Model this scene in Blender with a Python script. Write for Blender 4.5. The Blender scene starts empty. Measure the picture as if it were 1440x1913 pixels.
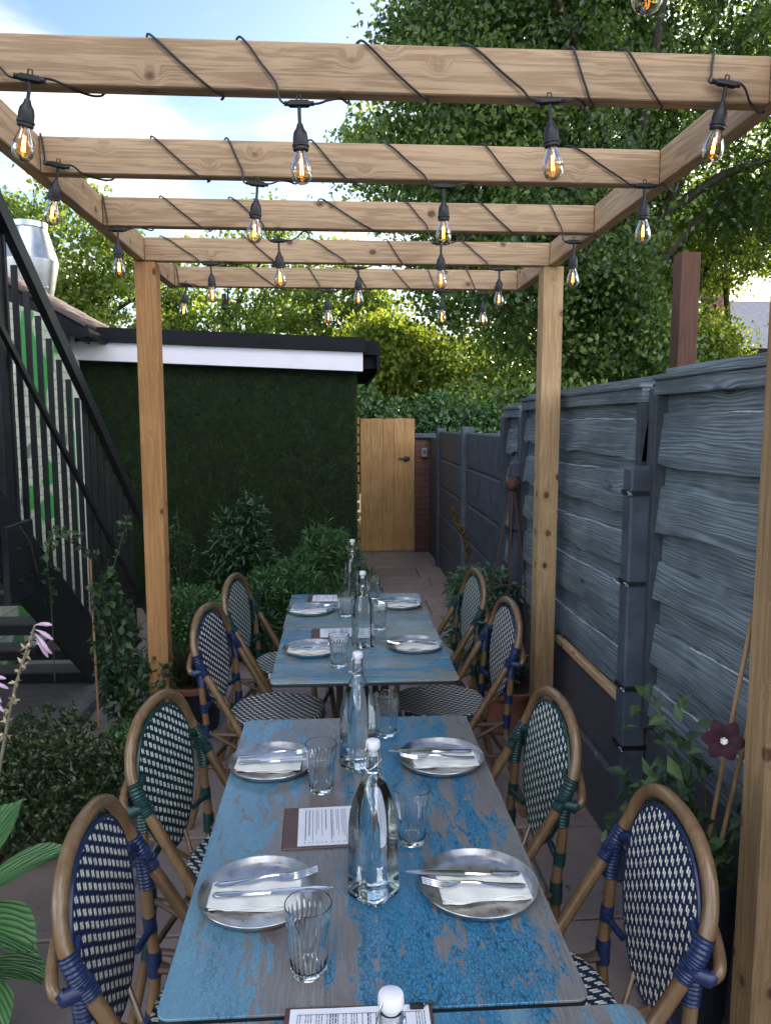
import bpy, math, random
import numpy as np
from mathutils import Vector, Matrix
R = math.radians
rng = np.random.default_rng(7)
random.seed(7)
S = bpy.context.scene
COL = S.collection

# ------------------------------------------------------------ camera, sky, sun, exposure
cam = bpy.data.cameras.new('camera'); camo = bpy.data.objects.new('camera', cam); COL.objects.link(camo)
cam.sensor_fit = 'HORIZONTAL'; cam.sensor_width = 36; cam.lens = 36.0
cam.clip_start = .05; cam.clip_end = 600
camo.location = (0, 0, 1.68)
camo.rotation_euler = (R(90 - 6.6), 0, R(-3.6))
S.camera = camo
SUN_AZ, SUN_EL = 24.0, 19.5            # azimuth to the right of +Y
W = bpy.data.worlds.new('World'); S.world = W; W.use_nodes = True
S.view_settings.view_transform = 'Standard'; S.view_settings.look = 'None'
S.view_settings.gamma = 1; S.view_settings.exposure = 1.72
SKY_STRENGTH = .075
sun = bpy.data.lights.new('sun', 'SUN'); sun.energy = 4.0; sun.angle = R(.53); sun.color = (1, .86, .66)
suno = bpy.data.objects.new('sun', sun); COL.objects.link(suno)
d = Vector((math.sin(R(SUN_AZ)) * math.cos(R(SUN_EL)), math.cos(R(SUN_AZ)) * math.cos(R(SUN_EL)), math.sin(R(SUN_EL))))
suno.rotation_euler = d.to_track_quat('Z', 'Y').to_euler(); suno.location = (6, 14, 12)

class NT:
    """tiny node-tree helper"""
    def __init__(s, tree): s.t = tree; s.n = tree.nodes; s.l = tree.links
    def node(s, ty, **kw):
        n = s.n.new(ty)
        for k, v in kw.items():
            if k.startswith('i_'):
                key = k[2:]; key = int(key) if key.isdigit() else key.replace('_', ' ')
                sock = n.inputs[key]
                if hasattr(v, 'is_output') or isinstance(v, bpy.types.NodeSocket): s.l.new(v, sock)
                else: sock.default_value = v
            else: setattr(n, k, v)
        return n
    def link(s, a, b): s.l.new(a, b)
    def math(s, op, a, b=None, c=None, clamp=False):
        n = s.n.new('ShaderNodeMath'); n.operation = op; n.use_clamp = clamp
        for i, v in enumerate((a, b, c)):
            if v is None: continue
            if isinstance(v, bpy.types.NodeSocket): s.l.new(v, n.inputs[i])
            else: n.inputs[i].default_value = v
        return n.outputs[0]
    def mix(s, f, a, b, blend='MIX'):
        n = s.n.new('ShaderNodeMix'); n.data_type = 'RGBA'; n.blend_type = blend
        for i, v in ((0, f), (6, a), (7, b)):
            if isinstance(v, bpy.types.NodeSocket): s.l.new(v, n.inputs[i])
            elif i == 0: n.inputs[0].default_value = v
            else: n.inputs[i].default_value = (*v, 1) if len(v) == 3 else v
        return n.outputs[2]
    def ramp(s, f, stops, interp='LINEAR'):
        n = s.n.new('ShaderNodeValToRGB'); r = n.color_ramp; r.interpolation = interp
        while len(r.elements) < len(stops): r.elements.new(.5)
        for e, (p, c) in zip(r.elements, stops):
            e.position = p; e.color = (*c, 1) if not isinstance(c, (int, float)) else (c, c, c, 1)
        s.l.new(f, n.inputs[0]); return n.outputs[0]
    def mapr(s, v, a, b, c=0., d=1., smooth=False):
        n = s.n.new('ShaderNodeMapRange'); n.clamp = True
        if smooth: n.interpolation_type = 'SMOOTHSTEP'
        s.l.new(v, n.inputs[0])
        for i, x in enumerate((a, b, c, d)): n.inputs[i + 1].default_value = x
        return n.outputs[0]
    def coords(s, scale=(1, 1, 1), loc=(0, 0, 0), kind='Object', rot=(0, 0, 0)):
        tc = s.n.new('ShaderNodeTexCoord'); m = s.n.new('ShaderNodeMapping')
        m.inputs['Scale'].default_value = scale; m.inputs['Location'].default_value = loc; m.inputs['Rotation'].default_value = rot
        s.l.new(tc.outputs[kind], m.inputs[0]); return m.outputs[0]
    def noise(s, vec, scale=5, detail=4, rough=.55, dist=0.):
        n = s.n.new('ShaderNodeTexNoise'); n.inputs['Scale'].default_value = scale; n.inputs['Detail'].default_value = detail
        n.inputs['Roughness'].default_value = rough; n.inputs['Distortion'].default_value = dist
        s.l.new(vec, n.inputs['Vector']); return n.outputs[0]
    def vor(s, vec, scale=5, feature='F1', rand=1.):
        n = s.n.new('ShaderNodeTexVoronoi'); n.feature = feature; n.inputs['Scale'].default_value = scale
        n.inputs['Randomness'].default_value = rand
        s.l.new(vec, n.inputs['Vector']); return n.outputs['Distance']
    def sep(s, vec):
        n = s.n.new('ShaderNodeSeparateXYZ'); s.l.new(vec, n.inputs[0]); return n.outputs
    def comb(s, x, y, z):
        n = s.n.new('ShaderNodeCombineXYZ')
        for i, v in enumerate((x, y, z)):
            if isinstance(v, bpy.types.NodeSocket): s.l.new(v, n.inputs[i])
            else: n.inputs[i].default_value = v
        return n.outputs[0]

w = NT(W.node_tree)
bg = W.node_tree.nodes['Background']
sky = w.node('ShaderNodeTexSky', sky_type='NISHITA', sun_disc=False, sun_elevation=R(SUN_EL), sun_rotation=R(SUN_AZ), altitude=60, air_density=1.0, dust_density=.6, ozone_density=1.2)
tc = w.node('ShaderNodeTexCoord')
vx, vy, vz = w.sep(tc.outputs['Generated'])
den = w.math('MAXIMUM', w.math('ADD', vz, .12), .06)
cp = w.comb(w.math('DIVIDE', vx, den), w.math('DIVIDE', vy, den), 6.1)
cn = w.noise(cp, 1.15, 7, .56, .25)
cb = w.noise(cp, .42, 3, .5)
cl = w.mapr(w.math('ADD', w.math('MULTIPLY', cn, .7), w.math('MULTIPLY', cb, .45)), .565, .69, 0, 1, True)
cl = w.math('MULTIPLY', cl, w.mapr(vz, -.02, .05))
cloudcol = w.mix(w.mapr(cn, .45, .75), (5.0, 5.2, 5.5), (7.6, 7.5, 7.3))
back_fill = w.mapr(vy, .35, -.35, 1., 7.4, True)          # unseen clouds behind the camera, brightened as added fill for the shade
sc_ = w.node('ShaderNodeVectorMath', operation='SCALE'); w.link(cloudcol, sc_.inputs[0]); w.link(back_fill, sc_.inputs['Scale']); cloudcol = sc_.outputs[0]
w.link(w.mix(cl, w.mix(1., sky.outputs[0], (.80, .88, .98), 'MULTIPLY'), cloudcol), bg.inputs['Color'])
bg.inputs['Strength'].default_value = SKY_STRENGTH

# ------------------------------------------------------------ helpers
def tag(o, label=None, cat=None, group=None, kind=None):
    if label: o['label'] = label
    if cat: o['category'] = cat
    if group: o['group'] = group
    if kind: o['kind'] = kind
    return o
def thing(name, label, cat, loc=(0, 0, 0), rz=0, group=None):
    o = bpy.data.objects.new(name, None); COL.objects.link(o); o.location = loc; o.rotation_euler = (0, 0, rz)
    o.empty_display_size = .1
    return tag(o, label, cat, group)
def copy_tree(o, parent=None):
    c = o.copy(); COL.objects.link(c)
    if parent: c.parent = parent
    for ch in list(o.children): copy_tree(ch, c)
    return c
def relabel(o, label, group=None):
    o['label'] = label
    if group: o['group'] = group

class MB:
    def __init__(s): s.v = []; s.f = []; s.n = 0
    def add(s, v, f):
        v = np.asarray(v, float).reshape(-1, 3)
        s.v.append(v); s.f += [tuple(i + s.n for i in q) for q in f]; s.n += len(v); return s
    def box(s, x0, x1, y0, y1, z0, z1, M=None, bev=0):
        if bev:
            b = min(bev, (x1 - x0) / 2.01, (y1 - y0) / 2.01, (z1 - z0) / 2.01)
            V = []; 
            for z, k in ((z0, 1), (z0 + b, 0), (z1 - b, 0), (z1, 1)):
                o = b if k else 0
                xa, xb, ya, yb = x0 + o, x1 - o, y0 + o, y1 - o
                c = b * .6 if not k else b * .4
                V += [(xa + c, ya, z), (xb - c, ya, z), (xb, ya + c, z), (xb, yb - c, z), (xb - c, yb, z), (xa + c, yb, z), (xa, yb - c, z), (xa, ya + c, z)]
            F = [tuple(range(7, -1, -1)), tuple(range(24, 32))]
            for r in range(3):
                for i in range(8):
                    j = (i + 1) % 8; F.append((r * 8 + i, r * 8 + j, r * 8 + 8 + j, r * 8 + 8 + i))
        else:
            V = [(x0, y0, z0), (x1, y0, z0), (x1, y1, z0), (x0, y1, z0), (x0, y0, z1), (x1, y0, z1), (x1, y1, z1), (x0, y1, z1)]
            F = [(3, 2, 1, 0), (4, 5, 6, 7), (0, 1, 5, 4), (1, 2, 6, 5), (2, 3, 7, 6), (3, 0, 4, 7)]
        V = np.array(V, float)
        if M is not None: V = np.array([tuple(M @ Vector(p)) for p in V])
        return s.add(V, F)
    def tube(s, P, r, n=8, closed=False, flat=1.0):
        P = [Vector(p) for p in P]; m = len(P)
        rr = list(r) if hasattr(r, '__len__') else [r] * m
        T = []
        for i in range(m):
            a = P[(i - 1) % m] if (closed or i > 0) else P[i]; b = P[(i + 1) % m] if (closed or i < m - 1) else P[i]
            t = (b - a); T.append(t.normalized() if t.length > 1e-9 else Vector((0, 0, 1)))
        u = T[0].orthogonal().normalized(); V = []
        for i in range(m):
            u = (u - T[i] * u.dot(T[i]));
            u = u.normalized() if u.length > 1e-6 else T[i].orthogonal().normalized()
            q = T[i].cross(u)
            for k in range(n):
                a = 2 * math.pi * k / n
                V.append(tuple(P[i] + (u * math.cos(a) + q * math.sin(a) * flat) * rr[i]))
        F = []
        for i in range(m if closed else m - 1):
            for k in range(n):
                a = i * n + k; b = i * n + (k + 1) % n; j = ((i + 1) % m) * n
                F.append((a, b, j + (k + 1) % n, j + k))
        if not closed:
            F.append(tuple(range(n - 1, -1, -1))); F.append(tuple((m - 1) * n + k for k in range(n)))
        return s.add(V, F)
    def lathe(s, prof, n=32, c=(0, 0, 0), fn=None, cap=True):
        V = []; F = []
        for r, z in prof:
            for k in range(n):
                a = 2 * math.pi * k / n; q = fn(r, z, a) if fn else r
                V.append((c[0] + q * math.cos(a), c[1] + q * math.sin(a), c[2] + z))
        m = len(prof)
        for i in range(m - 1):
            for k in range(n):
                F.append((i * n + k, i * n + (k + 1) % n, (i + 1) * n + (k + 1) % n, (i + 1) * n + k))
        if cap:
            F.append(tuple(range(n - 1, -1, -1))); F.append(tuple((m - 1) * n + k for k in range(n)))
        return s.add(V, F)
    def build(s, name, mat, parent=None, smooth=True, ang=40):
        me = bpy.data.meshes.new(name)
        V = np.concatenate(s.v) if s.v else np.zeros((0, 3))
        me.from_pydata(V.tolist(), [], s.f); me.update()
        me.materials.append(mat)
        o = bpy.data.objects.new(name, me); COL.objects.link(o)
        if smooth:
            me.shade_smooth(); me.set_sharp_from_angle(angle=R(ang))
        if parent: o.parent = parent
        return o

def catmull(P, k=8, closed=False):
    P = [np.array(p, float) for p in P]; n = len(P); out = []
    rng_ = range(n) if closed else range(n - 1)
    for i in rng_:
        p0 = P[(i - 1) % n] if (closed or i > 0) else P[i]; p1 = P[i]; p2 = P[(i + 1) % n]
        p3 = P[(i + 2) % n] if (closed or i < n - 2) else p2
        for j in range(k):
            t = j / k
            out.append(.5 * ((2 * p1) + (-p0 + p2) * t + (2 * p0 - 5 * p1 + 4 * p2 - p3) * t * t + (-p0 + 3 * p1 - 3 * p2 + p3) * t ** 3))
    if not closed: out.append(P[-1])
    return out

def cards(name, C, D, N, L, Wd, mat, parent=None, fold=.25, rnd=None, broad=.45):
    """leaf cards: C base points, D direction, N normal, L length, Wd width (arrays); each = 4-vertex folded leaf"""
    n = len(C)
    D = D / np.linalg.norm(D, axis=1, keepdims=True)
    B = np.cross(D, N); B /= np.maximum(np.linalg.norm(B, axis=1, keepdims=True), 1e-6)
    Nn = np.cross(B, D)
    L = np.broadcast_to(L, (n,))[:, None]; Wd = np.broadcast_to(Wd, (n,))[:, None]
    p0 = C; p2 = C + D * L - Nn * L * .12
    p1 = C + D * L * broad + B * Wd / 2 + Nn * Wd * fold; p3 = C + D * L * broad - B * Wd / 2 + Nn * Wd * fold
    V = np.stack([p0, p1, p2, p3], 1).reshape(-1, 3)
    me = bpy.data.meshes.new(name)
    me.vertices.add(4 * n); me.vertices.foreach_set('co', V.ravel().astype(np.float32))
    me.loops.add(6 * n); idx = (np.arange(n)[:, None] * 4 + np.array([0, 1, 2, 0, 2, 3])[None]).ravel()
    me.loops.foreach_set('vertex_index', idx.astype(np.int32))
    me.polygons.add(2 * n); me.polygons.foreach_set('loop_start', (np.arange(2 * n) * 3).astype(np.int32))
    me.polygons.foreach_set('loop_total', np.full(2 * n, 3, np.int32))
    me.update(calc_edges=True)
    a = me.attributes.new('rnd', 'FLOAT', 'FACE')
    rv = rng.random(n) if rnd is None else rnd
    a.data.foreach_set('value', np.repeat(rv, 2).astype(np.float32))
    me.materials.append(mat)
    o = bpy.data.objects.new(name, me); COL.objects.link(o)
    if parent: o.parent = parent
    return o
def rdir(n): 
    v = rng.normal(size=(n, 3)); return v / np.linalg.norm(v, axis=1, keepdims=True)

# ------------------------------------------------------------ materials
def mat(name):
    m = bpy.data.materials.new(name); m.use_nodes = True; t = NT(m.node_tree)
    b = m.node_tree.nodes['Principled BSDF']; return m, t, b
def setp(t, b, **k):
    for key, v in k.items():
        s = b.inputs[key.replace('_', ' ')]
        if isinstance(v, bpy.types.NodeSocket): t.link(v, s)
        elif isinstance(v, tuple): s.default_value = (*v, 1) if len(v) == 3 else v
        else: s.default_value = v
def bump(t, b, h, strength=.4, dist=.01):
    n = t.node('ShaderNodeBump'); n.inputs['Strength'].default_value = strength; n.inputs['Distance'].default_value = dist
    t.link(h, n.inputs['Height']); t.link(n.outputs[0], b.inputs['Normal']); return n
def simple(name, col, rough=.6, metal=0, var=.15, scale=20, bmp=0, **kw):
    m, t, b = mat(name); c = t.coords(); n = t.noise(c, scale, 5, .6)
    lo = tuple(x * (1 - var) for x in col); hi = tuple(min(1, x * (1 + var)) for x in col)
    setp(t, b, Base_Color=t.mix(t.mapr(n, .3, .7), lo, hi), Metallic=metal,
         Roughness=t.mapr(n, .2, .8, max(.02, rough * .8), min(1, rough * 1.2)), **kw)
    if bmp: bump(t, b, n, bmp, .004)
    return m
def leafmat(name, c0, c1, c2, trans=.45, rough=.45, spec=.4):
    m, t, b = mat(name)
    a = t.node('ShaderNodeAttribute', attribute_name='rnd')
    col = t.ramp(a.outputs['Fac'], [(0, c0), (.55, c1), (1, c2)])
    setp(t, b, Base_Color=col, Roughness=rough, Specular_IOR_Level=spec)
    tr = t.node('ShaderNodeBsdfTranslucent')
    t.link(t.mix(1., col, (1.9, 1.85, .8), 'MULTIPLY'), tr.inputs[0])
    mx = t.node('ShaderNodeMixShader'); mx.inputs[0].default_value = trans
    t.link(b.outputs[0], mx.inputs[1]); t.link(tr.outputs[0], mx.inputs[2])
    t.link(mx.outputs[0], t.n['Material Output'].inputs[0]); return m
def woodmat(name, axis, c_light, c_dark, c_knot, scale=1., knots=True, rough=.62):
    """planed softwood, grain along axis (0,1,2)"""
    m, t, b = mat(name)
    tc = t.node('ShaderNodeTexCoord'); oi = t.node('ShaderNodeObjectInfo')
    ad = t.node('ShaderNodeVectorMath', operation='ADD'); t.link(tc.outputs['Object'], ad.inputs[0])
    sc = t.node('ShaderNodeVectorMath', operation='SCALE'); t.link(oi.outputs['Location'], sc.inputs[0]); sc.inputs['Scale'].default_value = 3.17
    t.link(sc.outputs[0], ad.inputs[1])
    o = list(t.sep(ad.outputs[0])); g = o.pop(axis); p, q = o
    kv = t.comb(t.math('MULTIPLY', g, 8.), t.math('MULTIPLY', t.math('ADD', p, q), 10.), 0.)
    kd = t.vor(kv, 1., rand=1.)
    kn = t.mapr(kd, .04, .36, 1, 0, True)
    kcore = t.math('MULTIPLY', t.mapr(kd, .09, .17, 1, 0, True), t.mapr(t.noise(tc.outputs['Object'], 60, 2), .3, .5, .6, 1))
    q2 = t.math('ADD', t.math('ADD', p, q), t.math('MULTIPLY', kn, .034 if knots else 0))
    gv = t.comb(t.math('MULTIPLY', g, 1.3 * scale), t.math('MULTIPLY', q2, 26), t.math('MULTIPLY', t.math('SUBTRACT', p, q), 8))
    n1 = t.noise(gv, 1., 4, .55, .3)
    bands = t.math('SINE', t.math('MULTIPLY', n1, 42.))
    fine = t.noise(t.comb(t.math('MULTIPLY', g, 14), t.math('MULTIPLY', p, 420), t.math('MULTIPLY', q, 420)), 1., 3, .6)
    blot = t.noise(t.comb(g, p, q), 3., 3, .5)
    f = t.math('ADD', t.math('MULTIPLY', t.mapr(bands, -1, 1), .38), t.math('MULTIPLY', fine, .35))
    f = t.math('ADD', f, t.math('MULTIPLY', t.mapr(blot, .3, .7), .30))
    col = t.mix(t.mapr(f, .3, .85), c_light, c_dark)
    if knots:
        col = t.mix(t.math('MULTIPLY', t.mapr(kd, .07, .34, 1, 0, True), t.math('ADD', .35, t.math('MULTIPLY', t.math('SINE', t.math('MULTIPLY', kd, 150.)), .2))), col, c_dark)
        col = t.mix(kcore, col, c_knot)
    setp(t, b, Base_Color=col, Roughness=rough, Specular_IOR_Level=.35)
    bump(t, b, f, .25, .003); return m

PINE_L, PINE_D, KNOT = (.47, .315, .19), (.27, .165, .092), (.10, .045, .025)
M_pineX = woodmat('pine_beam_x', 0, PINE_L, PINE_D, KNOT)
M_pineY = woodmat('pine_beam_y', 1, PINE_L, PINE_D, KNOT)
M_pineZ = woodmat('pine_post', 2, (.45, .225, .088), (.31, .145, .050), KNOT)
M_pineZ2 = woodmat('pine_post_pale', 2, (.50, .33, .18), (.34, .20, .095), KNOT); M_pineZ3 = woodmat('pine_post_dark', 2, (.34, .22, .115), (.21, .13, .065), KNOT)  # last one: same pine in a darker brown, for the near right post
M_gate = woodmat('gate_boards', 2, (.52, .30, .12), (.33, .17, .065), (.12, .05, .02), knots=False)
M_rawwood = woodmat('raw_batten', 1, (.62, .42, .24), (.45, .27, .13), KNOT)
M_red = woodmat('red_stained_post', 2, (.105, .040, .024), (.060, .022, .014), (.05, .01, .01), knots=False)
M_cane = woodmat('garden_cane', 2, (.36, .22, .11), (.22, .12, .06), KNOT, knots=False)

def fencemat():
    m, t, b = mat('painted_waney_board')
    tc = t.coords()
    x, y, z = t.sep(tc)
    kv = t.comb(0., t.math('MULTIPLY', y, 2.2), t.math('MULTIPLY', z, 6.5))
    kd = t.vor(kv, 1.)
    kn = t.mapr(kd, .02, .32, 1, 0, True)
    warp = t.noise(t.comb(0., t.math('MULTIPLY', y, 1.6), t.math('MULTIPLY', z, 5.)), 1., 4, .55)
    z2 = t.math('ADD', t.math('ADD', z, t.math('MULTIPLY', kn, .016)), t.math('MULTIPLY', warp, .045))
    g1 = t.noise(t.comb(0., t.math('MULTIPLY', y, .8), t.math('MULTIPLY', z2, 22)), 1., 2, .5)
    lines = t.math('SINE', t.math('ADD', t.math('MULTIPLY', z2, 520.), t.math('MULTIPLY', g1, 34.)))
    fine = t.noise(t.comb(0., t.math('MULTIPLY', y, 7), t.math('MULTIPLY', z2, 330)), 1., 3, .6)
    amp = t.mapr(t.noise(t.comb(0., t.math('MULTIPLY', y, 2.), t.math('MULTIPLY', z, 9.)), 1., 3, .6), .35, .65, .05, .55)
    ridge = t.math('ADD', t.math('MULTIPLY', t.mapr(lines, -1, 1), amp), t.math('MULTIPLY', fine, .75))
    wear = t.noise(tc, 5., 5, .6)
    col = t.mix(t.mapr(ridge, .25, .95), (.044, .060, .078), (.24, .30, .34))
    col = t.mix(t.math('MULTIPLY', t.mapr(wear, .5, .72), .35), col, (.24, .29, .31))
    col = t.mix(t.mapr(kd, .05, .10, .8, 0), col, (.02, .025, .03))
    setp(t, b, Base_Color=col, Roughness=.62, Specular_IOR_Level=.4)
    bump(t, b, ridge, .4, .004); return m
M_fence = fencemat()
M_batten = simple('dark_batten', (.045, .052, .066), .6, var=.3, scale=30, bmp=.2)
M_fedge = simple('skylit_bark_edge', (.42, .46, .50), .7, var=.35, scale=50, bmp=.4)  # worn bark edges; sky light on the ledges is put into the pale tone
M_conc = simple('painted_concrete', (.060, .073, .100), .55, var=.35, scale=9, bmp=.15)
def scuffed(name, base, scuff, thr=.62, vs=(9, 9, 3)):
    m, t, b = mat(name); c = t.coords(vs); n = t.noise(c, 2.2, 8, .72); n2 = t.noise(t.coords(), 3, 3)
    f = t.math('MULTIPLY', t.mapr(n, thr, thr + .06), t.mapr(n2, .45, .6))
    setp(t, b, Base_Color=t.mix(f, t.mix(n2, base, tuple(x * 1.5 for x in base)), scuff), Roughness=.6); bump(t, b, n, .15, .004); return m
M_board = scuffed('gravel_board_paint', (.055, .055, .070), (.34, .33, .35))
M_black = simple('black_steel_paint', (.010, .011, .015), .42, var=.4, scale=15, bmp=.1)
M_iron = simple('dark_iron', (.016, .014, .014), .5, var=.3, scale=30, bmp=.2)
M_cable = simple('black_rubber', (.012, .013, .016), .5, var=.2)
M_wire = simple('steel_wire', (.55, .55, .56), .25, 1, .1)
M_cap = simple('white_stopper', (.74, .70, .78), .35, var=.05)
M_pot = simple('terracotta', (.28, .11, .07), .8, var=.3, scale=14, bmp=.2)
M_potdark = simple('dark_plastic_pot', (.012, .016, .024), .45, var=.3, scale=14)
M_potnavy = simple('navy_glazed_pot', (.012, .016, .045), .25, var=.3, scale=9)
M_soil = simple('potting_soil', (.035, .025, .018), .95, var=.5, scale=60, bmp=.8)
M_rust = simple('rusty_iron', (.085, .035, .022), .75, var=.45, scale=40, bmp=.3)
M_duct = simple('galvanised_duct', (.50, .52, .56), .35, .9, var=.2, scale=5)
M_lead = simple('dark_bargeboard', (.008, .008, .011), .6, var=.3, scale=6, Specular_IOR_Level=.15)
M_stair = simple('chequer_tread', (.075, .066, .066), .6, var=.5, scale=60, bmp=.5)
M_leather = simple('menu_board', (.10, .045, .035), .45, var=.25, scale=18, bmp=.1)
M_ink = simple('ink', (.06, .06, .10), .6, var=.1)
M_napkin = simple('cream_napkin', (.80, .79, .74), .85, var=.04, scale=120, bmp=.15)
M_paper = simple('menu_paper', (.78, .78, .84), .55, var=.03, scale=8)
M_clip = simple('black_clip', (.01, .01, .012), .3, var=.1)
M_keybox = simple('grey_lockbox', (.30, .31, .33), .4, .3, var=.2)
M_bulbbase = simple('brass_cap', (.45, .35, .18), .4, 1., .1)

def mat_cane_frame():
    m, t, b = mat('varnished_bamboo'); c = t.coords()
    n = t.noise(t.coords((60, 60, 6)), 1, 4, .6); n2 = t.noise(c, 7, 3)
    col = t.mix(t.mapr(n, .3, .7), (.125, .068, .030), (.205, .125, .062)); col = t.mix(t.math('MULTIPLY', t.mapr(n2, .5, .7), .45), col, (.11, .055, .03))
    ring = t.mapr(t.math('FRACT', t.math('MULTIPLY', t.sep(c)[2], 4.1)), .0, .018, 1, 0)
    col = t.mix(t.math('MULTIPLY', ring, .6), col, (.05, .025, .012))
    setp(t, b, Base_Color=col, Roughness=.33, Specular_IOR_Level=.5, Coat_Weight=.25, Coat_Roughness=.25); bump(t, b, n, .1, .002); return m
M_bamboo = mat_cane_frame(); M_bambood = simple('shaded_dark_cane', (.07, .040, .022), .5, var=.3, scale=30)  # stretchers: dark brown cane with the shade under the tables painted in
def weave(name, base, axes, pu=.0285, pv=.040, blk=False, dot=(.80, .78, .66)):
    m, t, b = mat(name); c = t.coords(); s = t.sep(c); u = t.math('DIVIDE', s[axes[0]], pu); v = t.math('DIVIDE', s[axes[1]], pv)
    wob = t.math('MULTIPLY', t.math('SUBTRACT', t.noise(c, 14, 2), .5), .22)
    u = t.math('ADD', u, wob)
    def cell(ou, ov):
        fu = t.math('SUBTRACT', t.math('FRACT', t.math('ADD', u, ou)), .5); fv = t.math('SUBTRACT', t.math('FRACT', t.math('ADD', v, ov)), .5)
        # two short offset stitches side by side
        au = t.math('ABSOLUTE', fu)
        sk = t.math('ADD', fv, t.math('MULTIPLY', t.math('SIGN', fu), .07))
        a = t.mapr(au, .135, .17, 1, 0); bb = t.mapr(t.math('ABSOLUTE', sk), .25, .30, 1, 0)
        gap = t.mapr(au, .0, .03, .35, 1)
        return t.math('MULTIPLY', t.math('MULTIPLY', a, bb), gap)
    d_ = t.math('MAXIMUM', cell(0, 0), cell(.5, .5))
    st = t.math('ABSOLUTE', t.math('SINE', t.math('MULTIPLY', u, math.pi * 4)))
    st2 = t.math('ABSOLUTE', t.math('SINE', t.math('MULTIPLY', t.math('ADD', v, t.math('MULTIPLY', u, .5)), math.pi * 4)))
    h = t.math('ADD', t.math('MULTIPLY', st, .5), t.math('ADD', t.math('MULTIPLY', st2, .5), d_))
    dk = tuple(x * .35 for x in base)
    col = t.mix(t.mapr(t.math('MINIMUM', st, st2), 0, .5), dk, base); col = t.mix(d_, col, dot)
    setp(t, b, Base_Color=col, Roughness=.42, Specular_IOR_Level=.45); bump(t, b, h, .8, .003); return m
NAVY, TEAL = (.010, .021, .080), (.006, .034, .038)
M_wB = weave('blue_weave_back', NAVY, (1, 2), .0415, .0265); M_wG = weave('green_weave_back', TEAL, (1, 2), .0415, .0265, dot=(.74, .80, .78))
M_wBs = weave('blue_weave_seat', NAVY, (1, 0), .034, .034); M_wGs = weave('green_weave_seat', TEAL, (1, 0), .034, .034, dot=(.74, .80, .78))
M_bindB = simple('blue_binding', (.008, .020, .072), .38, var=.3, scale=40); M_bindG = simple('green_binding', (.006, .036, .034), .38, var=.3, scale=40)

def glassmat(name, col=(1, 1, 1), ior=1.46):
    m, t, b = mat(name); setp(t, b, Base_Color=col, Roughness=.0, IOR=ior, Transmission_Weight=1.); return m
M_glass = glassmat('clear_glass', (.97, .99, .985)); M_tumbler = glassmat('tumbler_glass', (.97, .985, .99), 1.40); M_water = glassmat('water_fill', (.97, .99, 1), 1.333)
def thin_glass():
    m, t, b = mat('thin_bulb_glass'); t.n.remove(b)
    tr = t.node('ShaderNodeBsdfTransparent'); gl = t.node('ShaderNodeBsdfGlossy'); gl.inputs['Roughness'].default_value = .02
    tr.inputs[0].default_value = (.98, .82, .55, 1)
    lw = t.node('ShaderNodeFresnel'); lw.inputs[0].default_value = 1.5
    f = t.math('ADD', t.math('MULTIPLY', lw.outputs[0], .8), .015, clamp=True)
    mx = t.node('ShaderNodeMixShader'); t.link(f, mx.inputs[0]); t.link(tr.outputs[0], mx.inputs[1]); t.link(gl.outputs[0], mx.inputs[2])
    t.link(mx.outputs[0], t.n['Material Output'].inputs[0]); return m
M_bulb = thin_glass()
m, t, b = mat('warm_filament'); setp(t, b, Base_Color=(1, .5, .15), Emission_Color=(1, .34, .06), Emission_Strength=10.); M_fil = m
def platemat():
    m, t, b = mat('brushed_aged_steel'); c = t.coords(); n = t.noise(c, 28, 5, .65); n2 = t.noise(t.coords((1, 1, 1)), 140, 2)
    sx, sy, sz = t.sep(c); ang = t.math('ARCTAN2', sy, sx); rad = t.noise(t.comb(t.math('SQRT', t.math('ADD', t.math('MULTIPLY', sx, sx), t.math('MULTIPLY', sy, sy))), ang, 0.), 90, 2)
    setp(t, b, Base_Color=t.mix(t.mapr(n, .35, .65), (.42, .41, .42), (.68, .66, .64)), Metallic=1., Roughness=t.mapr(n, .3, .7, .24, .40)); bump(t, b, t.math('ADD', n2, rad), .05, .001); return m
M_plate = platemat(); M_cut = simple('polished_steel', (.66, .66, .68), .14, 1., .05, 60)

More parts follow.
